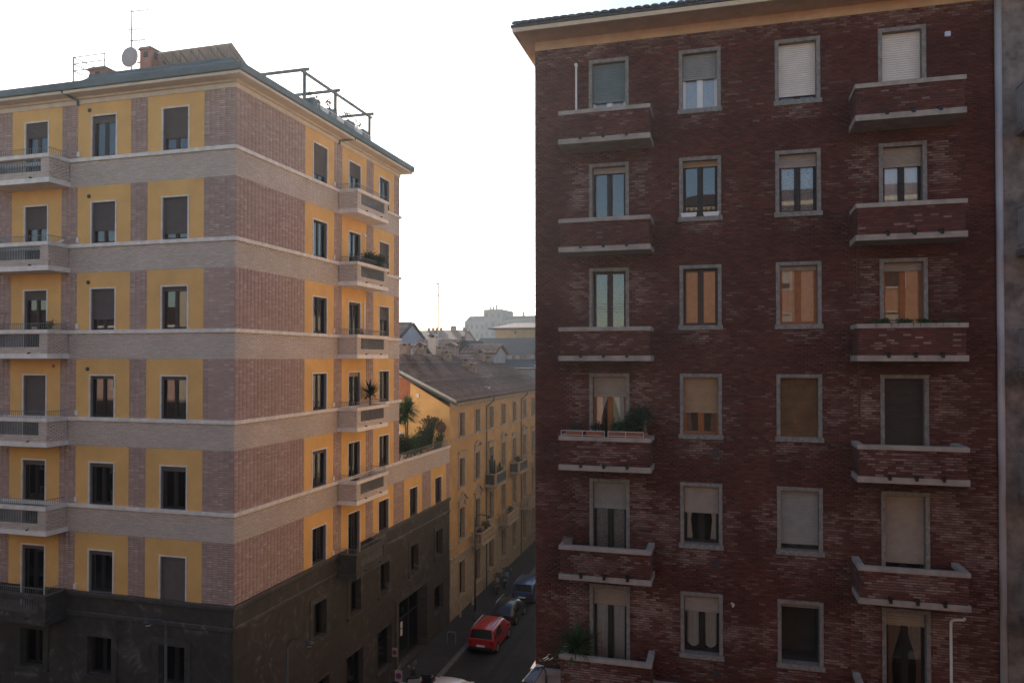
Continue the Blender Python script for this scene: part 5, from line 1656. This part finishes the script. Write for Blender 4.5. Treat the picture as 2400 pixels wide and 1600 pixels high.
for i, t in enumerate(tips):
    v, q, r_ = leaf_cloud((t[0], t[1], t[2] - 0.05), (0.10, 0.10, 0.13), 36, 0.08, 300 + i, 3)
    Q.append(q + sum(len(x) for x in V)); V.append(v); rd.append(r_)
tag(quad_mesh('foliage', np.concatenate(V), np.concatenate(Q), M_LEAFY, T, {'rnd': np.concatenate(rd)}), kind='stuff')
for i, (y, x, rx, rz, n, m, l) in enumerate(((42.1, -19.1, .6, .85, 2200, M_LEAFD, 'dark bush at the near end of the wing terrace rail'), (43.7, -19.0, .65, .85, 2400, M_LEAF, 'mid-green bush behind the terrace rail below the yucca'),
                                        (45.4, -19.0, .65, .95, 2400, M_LEAFD, 'rounded dark bush in the middle of the terrace rail'), (46.7, -19.2, .7, .95, 2600, M_LEAFD, 'tallest dark bush of the wing terrace, in front of the succulent tree'),
                                        (48.3, -18.95, .45, .7, 1300, M_LEAF, 'bright green bush at the far corner of the wing terrace'), (47.6, -18.75, .3, .3, 500, M_LEAF, 'low green plant leaning on the far part of the terrace rail'))):
    bush(l, (x, y, ZT), (rx, rx * 1.3, rz), n, 0.13, m, 60 + i, 0.26, 0.5, name='terrace_shrub', group='shrubs along the wing terrace')
T = thing('parasol', 'white parasol edge showing behind the ochre block on the terrace', 'parasol', (-20.3, 42.4, ZT))
mb = MB(); mb.cyl((-20.3, 42.4, ZT), (-20.3, 42.4, 14.15), 0.03, n=8); mb.build('pole', M_WHITE, T)
mb = MB()
vs = [(-20.3, 42.4, 14.2)] + [(-20.3 + 1.3 * math.cos(t), 42.4 + 1.3 * math.sin(t), 13.75) for t in [2 * math.pi * i / 8 for i in range(8)]]
mb.add(vs, [(0, 1 + i, 1 + (i + 1) % 8) for i in range(8)]); mb.build('canopy', M_WHITE, T, recalc=False)
mb = MB(); mb.cyl((-20.3, 42.4, ZT), (-20.3, 42.4, ZT + 0.08), 0.3, n=12); mb.build('base', M_CONC, T)
T = thing('satellite_dish', 'rust-brown round dish by the succulent tree on the terrace', 'dish', (-18.95, 48.75, ZT))
mb = MB(); mb.cyl((-18.95, 48.72, 13.58), (-18.95, 48.66, 13.58), 0.40, 0.36, 20); mb.build('reflector', mat('rusty_dish', (0.16, 0.10, 0.07), .7, .2), T)
mb = MB(); mb.cyl((-18.95, 48.8, ZT), (-18.95, 48.8, 13.7), 0.025, n=6); mb.build('post', M_DARKMET, T)

# plants on the townhouse balconies
spiky('agave with curved blades on the upper stone balcony of the townhouse', (XL + 0.55, 59.2, 8.3), 0.3, 40, 0.9, M_LEAF, 31, 0.25, 0.6, 0.09, 'agave')
T = thing('cactus', 'tall column cacti at the near end of the upper townhouse balcony', 'plant', (XL + 0.5, 57.25, 8.3))
pot(T, XL + 0.5, 57.25, 8.3, 0.25, 0.5)
for dx, dy, h, r in ((0, 0, 2.3, .09), (.1, .2, 1.9, .08), (-.1, -.12, 2.0, .08), (.08, -.2, 1.5, .07)):
    mb = MB(); mb.cyl((XL + 0.5 + dx, 57.25 + dy, 8.7), (XL + 0.5 + dx * 1.3, 57.25 + dy * 1.3, 8.3 + h), r, r * 0.85, 10); mb.build('stem', M_LEAFD, T)
bush('pale green plants on the further upper balcony of the townhouse', (XL + 0.5, 65.0, 8.3), (.3, .8, .35), 700, 0.12, M_LEAFY, 33, 0.25, 0.7)
bush('dark shrub on the near end of the lower balustraded balcony', (XL + 0.5, 53.9, 4.5), (.3, .4, .25), 500, 0.1, M_LEAFD, 34, 0.22, 0.6)
bush('flowering shrub in the middle of the lower balustraded balcony', (XL + 0.5, 55.6, 4.5), (.3, .5, .4), 500, 0.12, M_LEAFY, 35, 0.22, 0.6)
bush('grey-leaved plant on the second balustraded balcony', (XL + 0.5, 62.6, 4.5), (.3, .5, .3), 400, 0.12, M_LEAFY, 36, 0.22, 0.6)

# plants on the brick block
def rz(k): return 26.43 - PR * k - 0.925
YP = YF - 1.09
bnm = ['terracotta flower box at the left end of the planted balcony rim', 'terracotta flower box left of centre on the planted balcony rim', 'terracotta flower box right of centre on the planted balcony rim', 'red flower box at the right of the planted balcony rim']
zt = 26.43 - PR * 3
for i, x in enumerate((-4.72, -4.06, -3.33, -2.82)):
    T = thing('flower_box', bnm[i], 'flower box', (x, YP, zt), 'flower boxes on the planted balcony')
    mb = MB(); mb.hexa([(x - .24, YP - .07, zt + .002), (x + .24, YP - .07, zt + .002), (x + .24, YP + .07, zt + .002), (x - .24, YP + .07, zt + .002)], [(x - .28, YP - .1, zt + .17), (x + .28, YP - .1, zt + .17), (x + .28, YP + .1, zt + .17), (x - .28, YP + .1, zt + .17)]); mb.build('trough', M_TERRA, T, bevel=0.008)
    V, Q, rd = leaf_cloud((x, YP, zt + .3), (.26, .14, (.16, .2, .3, .16)[i]), (420, 420, 700, 300)[i], 0.07, 80 + i)
    tag(quad_mesh('foliage', V, Q, (M_LEAFD, M_LEAFD, M_LEAF, M_LEAFD)[i], T, {'rnd': rd}), kind='stuff')
T = thing('planter_rail', 'pale wire frame holding the flower boxes on the balcony rim', 'rail', (-3.8, YP - 0.1, zt))
for a, b in ((-5.15, -3.74), (-3.62, -2.5)):
    mb = MB(); mb.tube([(a, YP - .11, zt), (a, YP - .11, zt + .19), (b, YP - .11, zt + .19), (b, YP - .11, zt)], 0.011, 5); mb.tube([(a, YP - .11, zt + .05), (b, YP - .11, zt + .05)], 0.008, 5); mb.tube([((a + b) / 2, YP - .11, zt), ((a + b) / 2, YP - .11, zt + .19)], 0.009, 5); mb.build('frame', M_STRING, T)
bush('large dark shrub at the right end of the planted balcony', (-2.75, YF - 0.55, rz(3)), (.55, .42, .5), 2600, 0.11, M_LEAFD, 91, 0.22, 0.95)
bush('feathery green shrub in front of the door of the planted balcony', (-3.25, YF - 0.6, rz(3)), (.35, .3, .4), 1100, 0.08, M_LEAF, 92, 0.2, 0.7)
spiky('pale cactus in a white pot on the right corner of the planted rim', (-2.45, YP, zt), 0.22, 9, 0.33, M_LEAFY, 93, 0.09, 0.16, 0.035, 'cactus')
zt2 = 26.43 - PR * 2
hb = ['first', 'second', 'third', 'fourth']
for i in range(4):
    x = 4.45 + i * 0.58
    T = thing('flower_box', f'{hb[i]} flower box from the left inside the rim of the fern balcony', 'flower box', (x, YF - 0.87, zt2), 'hanging boxes of the fern balcony')
    mb = MB(); mb.box(x - .25, x + .25, YF - 0.98, YF - 0.82, zt2 - .16, zt2 + 0.02); mb.build('trough', M_TERRA, T)
    for hx in (x - .2, x + .2):
        mb = MB(); mb.tube([(hx, YF - 0.9, zt2 + .015), (hx, YF - 1.21, zt2 + .015), (hx, YF - 1.21, zt2 - .1)], 0.008, 4); mb.build('hook', M_BLACK, T)
    V, Q, rd = leaf_cloud((x, YF - 0.92, zt2 + .07), (.3, .13, .1), 500, 0.07, 100 + i, 6)
    tag(quad_mesh('foliage', V, Q, M_LEAF, T, {'rnd': rd}), kind='stuff')
for i, x in enumerate((-1.13, -0.42)):
    zsl = 28.46 - PR - 2.12 + 0.15
    T = thing('flower_box', ('left white flower box on the second-floor-from-top window sill', 'right white flower box on the second-floor-from-top window sill')[i], 'flower box', (x, YF - 0.02, zsl), 'white flower boxes on the sill')
    mb = MB(); mb.hexa([(x - .22, YF - .07, zsl), (x + .22, YF - .07, zsl), (x + .22, YF + .06, zsl), (x - .22, YF + .06, zsl)], [(x - .26, YF - .09, zsl + .14), (x + .26, YF - .09, zsl + .14), (x + .26, YF + .08, zsl + .14), (x - .26, YF + .08, zsl + .14)]); mb.build('trough', M_WHITE, T, bevel=0.008)
    for j in range(3):
        mb = MB(); mb.cyl((x - .16 + j * .16, YF, zsl + .13), (x - .16 + j * .16, YF, zsl + .3), 0.035, 0.02, 7); mb.build('seedling', M_LEAFD, T)
spiky('tall grassy plant in the left corner of the lowest brick balcony', (-4.75, YF - 0.55, rz(5)), 0.45, 170, 1.15, M_LEAF, 95, 0.24, 0.55, 0.05, 'dracaena')
T = thing('flower_box', 'empty grey flower box at the left end of the balcony below the planted one', 'flower box', (-4.95, YF - 0.8, 26.43 - PR * 4)); zq = 26.43 - PR * 4
mb = MB(); mb.hexa([(-5.1, YP + .02, zq), (-4.85, YP + .02, zq), (-4.85, YP + .2, zq), (-5.1, YP + .2, zq)], [(-5.13, YP, zq + .22), (-4.82, YP, zq + .22), (-4.82, YP + .22, zq + .22), (-5.13, YP + .22, zq + .22)]); mb.build('trough', M_STUCG, T)
V, Q, rd = leaf_cloud((-4.97, YP + .1, zq + .28), (.1, .08, .06), 60, 0.06, 120); tag(quad_mesh('foliage', V, Q, M_LEAFD, T, {'rnd': rd}), kind='stuff')

# ---------------------------------------------------------------- street furniture
def street_lamp(label, x, y, zt, dx, dy, z0=0.12):
    T = thing('street_lamp', label, 'street lamp', (x, y, z0))
    mb = MB()
    mb.cyl((x, y, z0), (x, y, 1.2), 0.09, 0.08, 10)
    mb.cyl((x, y, 1.2), (x, y, zt - 0.35), 0.065, 0.05, 10)
    mb.build('pole', M_DARKMET, T, smooth=True)
    mb = MB()
    pts = [(x + dx * (1 - math.cos(t)) * 0.35, y + dy * (1 - math.cos(t)) * 0.35, zt - 0.35 + 0.35 * math.sin(t)) for t in [math.pi / 2 * i / 5 for i in range(6)]] + [(x + dx, y + dy, zt - 0.06)]
    mb.tube(pts, 0.035, 8)
    mb.build('arm', M_DARKMET, T)
    mb = MB()
    ex, ey = x + dx, y + dy
    mb.cyl((ex, ey, zt - 0.04), (ex, ey, zt - 0.14), 0.05, 0.17, 12); mb.cyl((ex, ey, zt - 0.14), (ex, ey, zt - 0.2), 0.17, 0.16, 12)
    mb.build('lamp_head', M_DARKMET, T)
    mb = MB(); mb.cyl((ex, ey, zt - 0.2), (ex, ey, zt - 0.26), 0.14, 0.09, 12); mb.build('lens', M_STRING, T)
    return T


street_lamp('dark curved street lamp in front of the stone base on the side street', -16.9, 26.6, 7.15, 0.95, 0.1)
street_lamp('curved street lamp on the main street before the ochre building', -20.14, 23.6, 8.55, -0.8, 0.0)
street_lamp('slim street lamp before the townhouse', -16.45, 48.75, 7.7, 0.95, 0.1)
T = thing('street_lamp', 'street lamp with a flat slanted glass head at the brick corner', 'street lamp', (-5.56, 23.6, 0.12))
mb = MB(); mb.cyl((-5.56, 23.6, 0.12), (-5.56, 23.6, 8.2), 0.06, 0.045, 10); mb.tube([(-5.56, 23.6, 8.2), (-5.6, 23.6, 8.38), (-5.72, 23.6, 8.45), (-5.88, 23.6, 8.42)], 0.03, 8); mb.build('pole', mat('green_pole_paint', (0.03, 0.045, 0.03), .5), T)
mb = MB(); mb.hexa([(-6.28, 23.42, 7.98), (-5.9, 23.36, 7.96), (-5.68, 23.75, 8.30), (-5.95, 23.8, 8.30)], [(-6.24, 23.42, 8.10), (-5.86, 23.36, 8.08), (-5.66, 23.75, 8.44), (-5.92, 23.8, 8.44)]); mb.build('lamp_head', mat('weathered_grey_casing', (0.16, 0.17, 0.19), .6, .15), T, bevel=0.02)
mb = MB(); mb.hexa([(-6.16, 23.45, 8.106), (-5.91, 23.41, 8.09), (-5.74, 23.72, 8.39), (-5.92, 23.75, 8.40)], [(-6.16, 23.45, 8.125), (-5.91, 23.41, 8.11), (-5.74, 23.72, 8.41), (-5.92, 23.75, 8.42)]); mb.build('lens', mat('lamp_glass', (0.06, 0.08, 0.10), .12, .1, spec=.6), T)
mb = MB(); mb.box(-6.34, -6.05, 23.5, 23.72, 7.2, 7.95); mb.tube([(-6.2, 23.61, 7.9), (-6.05, 23.62, 8.2)], 0.03); mb.build('dark_housing', M_BLACK, T)  # dark housing hung below the head, to its left


def sign(label, y, z, x=XL + 0.14, w=0.34, h=0.5, post=False):
    T = thing('traffic_sign', label, 'sign', (x, y, 0.12 if post else z))
    mb = MB(); mb.box(x - w / 2, x + w / 2, y - 0.012, y + 0.012, z - h / 2, z + h / 2); mb.build('board', mat('grey_sign_board', (0.42, 0.40, 0.38), .7, .1), T)  # board coloured an even grey
    mb = MB(); mb.cyl((x, y - 0.013, z), (x, y - 0.017, z), w * 0.42, n=24); mb.build('ring', mat('sign_red', (0.45, 0.03, 0.03), .5), T)
    mb = MB(); mb.cyl((x, y - 0.0175, z), (x, y - 0.021, z), w * 0.31, n=24); mb.build('disc', mat('sign_blue', (0.03, 0.05, 0.22), .5), T)
    mb = MB(); u = w * 0.3; mb.hexa([(x - u * .72 - .02, y - .0215, z + u * .72), (x - u * .72 + .02, y - .0215, z + u * .72 + .01), (x + u * .72 + .02, y - .0215, z - u * .72), (x + u * .72 - .02, y - .0215, z - u * .72 - .01)],
                                    [(x - u * .72 - .02, y - .024, z + u * .72), (x - u * .72 + .02, y - .024, z + u * .72 + .01), (x + u * .72 + .02, y - .024, z - u * .72), (x + u * .72 - .02, y - .024, z - u * .72 - .01)]); mb.build('bar', MATS['sign_red'], T)
    mb = MB()
    if post: mb.cyl((x, y + 0.04, 0.12), (x, y + 0.04, z + 0.3), 0.03, n=8)
    else: mb.box(x - 0.16, x - 0.05, y + 0.012, y + 0.03, z - 0.05, z + 0.05)
    mb.build('bracket' if not post else 'post', M_RAIL, T)


sign('upper no-parking sign on the dark wall left of the entrance', 39.6, 1.6, XL + 0.2)
sign('lower no-parking sign on a post near the bottom of the picture', 37.5, 1.25, -17.0, 0.42, 0.6, True)
T = thing('bike_stand', 'bent steel bicycle stand on the pavement beside the red car', 'bike stand', (-16.9, 45.4, 0.12))
mb = MB(); mb.tube([(-17.2, 45.4, 0.12), (-17.2, 45.4, 0.75), (-17.1, 45.42, 0.85), (-16.75, 45.45, 0.85), (-16.65, 45.47, 0.75), (-16.65, 45.47, 0.12)], 0.025, 8); mb.build('hoop', M_RAIL, T)
for i, y in enumerate((50.2, 52.9)):
    T = thing('bollard', ('short stone bollard by the near end of the townhouse wall', 'second short stone bollard along the townhouse wall')[i], 'bollard', (XL + 0.35, y, 0.12), 'bollards along the townhouse')
    mb = MB(); mb.cyl((XL + 0.35, y, 0.12), (XL + 0.35, y, 0.95), 0.09, 0.07, 10); mb.build('shaft', M_OLDT, T)
    mb = MB(); mb.cyl((XL + 0.35, y, 0.95), (XL + 0.35, y, 1.02), 0.08, 0.04, 10); mb.build('cap', M_OLDT, T)

# ---------------------------------------------------------------- vehicles
def car(label, x, y, L, Wd, Hh, col, style='suv', heading=1, rails=False, ribs=False):
    """rear at y, nose at y+L (heading along the street); lofted shell with glass bands"""
    T = thing('parked_car', label, 'car', (x, y + L / 2, 0))
    P = paint('paint_' + '_'.join(str(int(c * 100)) for c in col), col)
    hw = Wd / 2
    belt = Hh * 0.60
    # stations along the length: y, half width low, half width belt, half width roof, z bottom, z belt, z top
    if style == 'suv':
        st = [(0.00, .90, .93, .84, .42, belt * .98, belt * .99), (0.06, .97, .98, .86, .30, belt, belt + .03), (0.20, 1.0, .99, .85, .26, belt, Hh * .95), (0.42, 1.0, 1.0, .86, .24, belt, Hh * .99), (1.6, 1.0, 1.0, .87, .22, belt, Hh), (2.5, 1.0, 1.0, .85, .22, belt, Hh * .98),
              (3.05, 1.0, .99, .72, .22, belt * .985, Hh * .85), (3.5, 1.0, .97, .66, .24, belt * .96, belt * .99), (L - .25, .97, .93, .6, .28, belt * .88, belt * .89), (L, .84, .8, .5, .42, belt * .72, belt * .73)]
    else:
        st = [(0.00, .88, .92, .66, .40, belt * .94, belt * .95), (0.08, .96, .97, .68, .28, belt * .98, belt + .02), (0.55, 1.0, .99, .74, .24, belt, Hh * .90), (0.9, 1.0, 1.0, .77, .22, belt, Hh * .985), (1.6, 1.0, 1.0, .78, .20, belt, Hh), (2.2, 1.0, 1.0, .76, .20, belt, Hh * .96),
              (2.9, 1.0, .99, .70, .20, belt * .97, Hh * .72), (3.1, 1.0, .98, .66, .22, belt * .95, belt * .98), (L - .3, .96, .92, .58, .26, belt * .84, belt * .85), (L, .82, .78, .5, .40, belt * .66, belt * .67)]
    mb = MB()
    k = 9
    vs = []
    for (yy, a, b, c, zb, zl, zt_) in st:
        a, b, c = a * hw, b * hw, c * hw
        half = [(a * .86, zb), (a, zb + .12), (a * 1.0, zb + (zl - zb) * .55), (b, zl), (c + (b - c) * .12, zl + (zt_ - zl) * .82), (c * .86, zl + (zt_ - zl) * .97)]
        ring_ = [(-u, w) for u, w in half] + [(0, zt_ + 0.015)] + [(u, w) for u, w in reversed(half)]
        vs += [(x + u, y + yy, w) for u, w in ring_]
    m = 13
    fs = [(j * m + i, j * m + (i + 1) % m, (j + 1) * m + (i + 1) % m, (j + 1) * m + i) for j in range(len(st) - 1) for i in range(m)]
    fs += [tuple(range(m - 1, -1, -1)), tuple((len(st) - 1) * m + i for i in range(m))]
    mb.add(vs, fs)
    body = mb.build('body', P, T, smooth=False)
    body.data.shade_smooth()
    es = body.modifiers.new('split', 'EDGE_SPLIT'); es.split_angle = R(38)
    G = mat('car_glass', (0.012, 0.014, 0.016), 0.08, 0.05, spec=0.6)

    def pt(j, i, out=0.006):
        a = np.array(vs[j * m + i]); c = np.array((x, a[1], belt * 0.8)); d = a - c; d /= np.linalg.norm(d)
        return a + d * out
    # side glass, left ring index 3-4, right 9-8 ; rear and front screens between roof and belt
    for side, (lo, hi) in (('l', (3, 4)), ('r', (9, 8))):
        for j0, j1 in ((2, 4), (4, 6)):
            q = MB()
            A, B, C_, D_ = pt(j0, lo), pt(j1, lo), pt(j1, hi), pt(j0, hi)
            ins = lambda p, c, f=.035: p + (c - p) * f
            cc = (A + B + C_ + D_) / 4
            q.add([ins(A, cc), ins(B, cc), ins(C_, cc), ins(D_, cc)], [(0, 1, 2, 3)])
            q.build('side_window', G, T, recalc=False)
    for j0, j1, nm in ((1, 2, 'rear_window'), (7, 6, 'windscreen')):
        q = MB()
        A, B = np.array(vs[j0 * m + 4]), np.array(vs[j0 * m + 8])
        C_, D_ = np.array(vs[j1 * m + 7]), np.array(vs[j1 * m + 5])
        off = np.array((0, -0.03 if nm == 'rear_window' else 0.03, 0.015))
        cc = (A + B + C_ + D_) / 4
        q.add([p + off + (cc - p) * .06 for p in (A, B, C_, D_)], [(0, 1, 2, 3)])
        q.build(nm, G, T, recalc=False)
    for sx in (-1, 1):
        for yy in (0.72, L - 0.82):
            w = MB(); r = 0.335
            w.cyl((x + sx * (hw - 0.2), y + yy, r), (x + sx * (hw + 0.012), y + yy, r), r, n=20)
            wh = w.build('wheel', M_RUB, T)
            w = MB(); w.cyl((x + sx * (hw + 0.005), y + yy, r), (x + sx * (hw + 0.02), y + yy, r), r * .66, n=16); w.build('rim', M_RIM, wh)
        q = MB(); q.box(x + sx * hw * .80 - .09, x + sx * hw * .80 + .09, y - .03, y + .05, belt * .70, belt * .92); q.build('tail_light', mat('tail_red', (0.25, 0.01, 0.01), .25), T, bevel=.01)
        q = MB(); q.box(x + sx * hw * .72 - .14, x + sx * hw * .72 + .14, y + L - .1, y + L - .01, belt * .62, belt * .76); q.build('headlight', M_CHROME, T, bevel=.01)
        q = MB(); q.hexa([(x + sx * hw, y + 2.75, belt + .02), (x + sx * (hw + .2), y + 2.72, belt + .04), (x + sx * (hw + .2), y + 2.84, belt + .04), (x + sx * hw, y + 2.85, belt + .02)], [(x + sx * hw, y + 2.75, belt + .16), (x + sx * (hw + .2), y + 2.72, belt + .18), (x + sx * (hw + .2), y + 2.84, belt + .18), (x + sx * hw, y + 2.85, belt + .16)]); q.build('wing_mirror', P, T, bevel=.015)
        if rails:
            q = MB(); q.tube([(x + sx * hw * .70, y + .5, Hh * .985), (x + sx * hw * .70, y + .62, Hh + .05), (x + sx * hw * .70, y + 2.35, Hh + .05), (x + sx * hw * .70, y + 2.55, Hh * .98)], 0.022, 6); q.build('roof_rail', M_CHROME, T)
    if ribs:
        for i in range(5):
            q = MB(); xx = x + (i - 2) * hw * .24; q.box(xx - .02, xx + .02, y + .7, y + 2.4, Hh - .005, Hh + .025); q.build('roof_rib', P, T)
    q = MB(); q.box(x - .26, x + .26, y - .045, y - .01, belt * .55, belt * .55 + .11); q.build('number_plate', M_WHITE, T)
    q = MB(); q.box(x - hw * .9, x + hw * .9, y - .06, y + .1, .32, .52); q.build('bumper', M_BLACK, T, bevel=.02)
    return T


car('red boxy SUV with ribbed roof parked by the kerb', -14.6, 44.35, 4.1, 1.74, 1.64, (0.36, 0.006, 0.008), 'suv', rails=True, ribs=True)
car('dark blue-black small car parked right in front of the red SUV', -14.72, 49.3, 3.7, 1.66, 1.46, (0.010, 0.011, 0.018), 'hatch', rails=True)
car('blue crossover parked furthest up the side street', -14.6, 54.2, 4.2, 1.78, 1.58, (0.014, 0.065, 0.17), 'suv', rails=True)
car('white car whose roof shows at the bottom edge of the picture', -14.05, 35.45, 3.7, 1.78, 1.52, (0.70, 0.69, 0.72), 'hatch')


def scooter(label, x, y, rot, col, shield=True):
    T = thing('scooter', label, 'scooter', (x, y, 0.12))
    c, s = math.cos(rot), math.sin(rot)
    def W_(u, v, z): return (x + u * c - v * s, y + u * s + v * c, 0.12 + z)
    for v in (-0.62, 0.62):
        mb = MB(); mb.cyl(W_(-.06, v, .25), W_(.06, v, .25), .25, n=16); w = mb.build('wheel', M_RUB, T)
        mb = MB(); mb.cyl(W_(-.065, v, .25), W_(.065, v, .25), .13, n=12); mb.build('rim', M_RIM, w)
    mb = MB()
    prof = [(-.85, .62), (-.75, .34), (-.25, .24), (.2, .22), (.38, .45), (.52, .92), (.44, .98), (.26, .42), (-.08, .36), (-.12, .66), (-.8, .76)]
    n = len(prof)
    vs = [W_(-.17, v, z) for v, z in prof] + [W_(.17, v, z) for v, z in prof]
    mb.add(vs, [(i, (i + 1) % n, n + (i + 1) % n, n + i) for i in range(n)] + [tuple(range(n - 1, -1, -1)), tuple(range(n, 2 * n))])
    mb.build('body', paint('paint_scooter' + str(int(col[0] * 1000)), col), T, bevel=.03)
    mb = MB(); mb.hexa([W_(-.15, -.78, .765), W_(.15, -.78, .765), W_(.15, -.12, .69), W_(-.15, -.12, .69)], [W_(-.13, -.76, .84), W_(.13, -.76, .84), W_(.13, -.14, .78), W_(-.13, -.14, .78)]); mb.build('seat', M_BLACK, T, bevel=.02)
    mb = MB(); mb.tube([W_(-.36, .36, 1.06), W_(-.1, .46, 1.0), W_(.1, .46, 1.0), W_(.36, .36, 1.06)], .02); mb.tube([W_(0, .46, .95), W_(0, .66, .3)], .04); mb.build('handlebar', M_BLACK, T)
    for u in (-.34, .34):
        mb = MB(); mb.cyl(W_(u, .5, 1.2), W_(u, .53, 1.2), .07, n=10); mb.tube([W_(u, .4, 1.05), W_(u, .5, 1.2)], .01, 4); mb.build('mirror', M_CHROME, T)
    mb = MB(); mb.cyl(W_(0, .55, .88), W_(0, .60, .87), .09, n=12); mb.build('headlight', M_CHROME, T)
    mb = MB(); mb.cyl(W_(-.12, -.9, .55), W_(.12, -.9, .55), .04, n=8); mb.build('tail_light', mat('tail_red', (0.25, 0.01, 0.01), .25), T)
    if shield:
        mb = MB(); mb.hexa([W_(-.22, .54, .95), W_(.22, .54, .95), W_(.22, .555, .95), W_(-.22, .555, .95)], [W_(-.17, .34, 1.42), W_(.17, .34, 1.42), W_(.17, .355, 1.42), W_(-.17, .355, 1.42)]); mb.build('windshield', M_RIM, T)


scooter('silver-shielded scooter parked on the pavement at the bottom of the picture', -16.9, 38.3, R(100), (0.35, 0.36, 0.38))
scooter('black scooter beside the silver one at the bottom of the picture', -16.35, 38.9, R(80), (0.012, 0.012, 0.02))
scooter('black scooter parked on the pavement across from the blue car', -17.2, 56.4, R(15), (0.012, 0.012, 0.015))
scooter('further black scooter behind the first by the townhouse wall', -17.0, 58.2, R(10), (0.02, 0.02, 0.025))

# ---------------------------------------------------------------- air
m = bpy.data.materials.new('haze_air')
m.use_nodes = True
nt = m.node_tree
nt.nodes.remove(nt.nodes['Principled BSDF'])
pv = nt.nodes.new('ShaderNodeVolumePrincipled')
pv.inputs['Color'].default_value = (0.92, 0.95, 1.0, 1)
pv.inputs['Density'].default_value = 0.00036
pv.inputs['Anisotropy'].default_value = 0.6
nt.links.new(pv.outputs[0], nt.nodes['Material Output'].inputs['Volume'])
hz = MB()
hz.box(-335, 235, -97, 405, -1.0, 37.0)
ho = hz.build('haze', m)
tag(ho, kind='stuff')
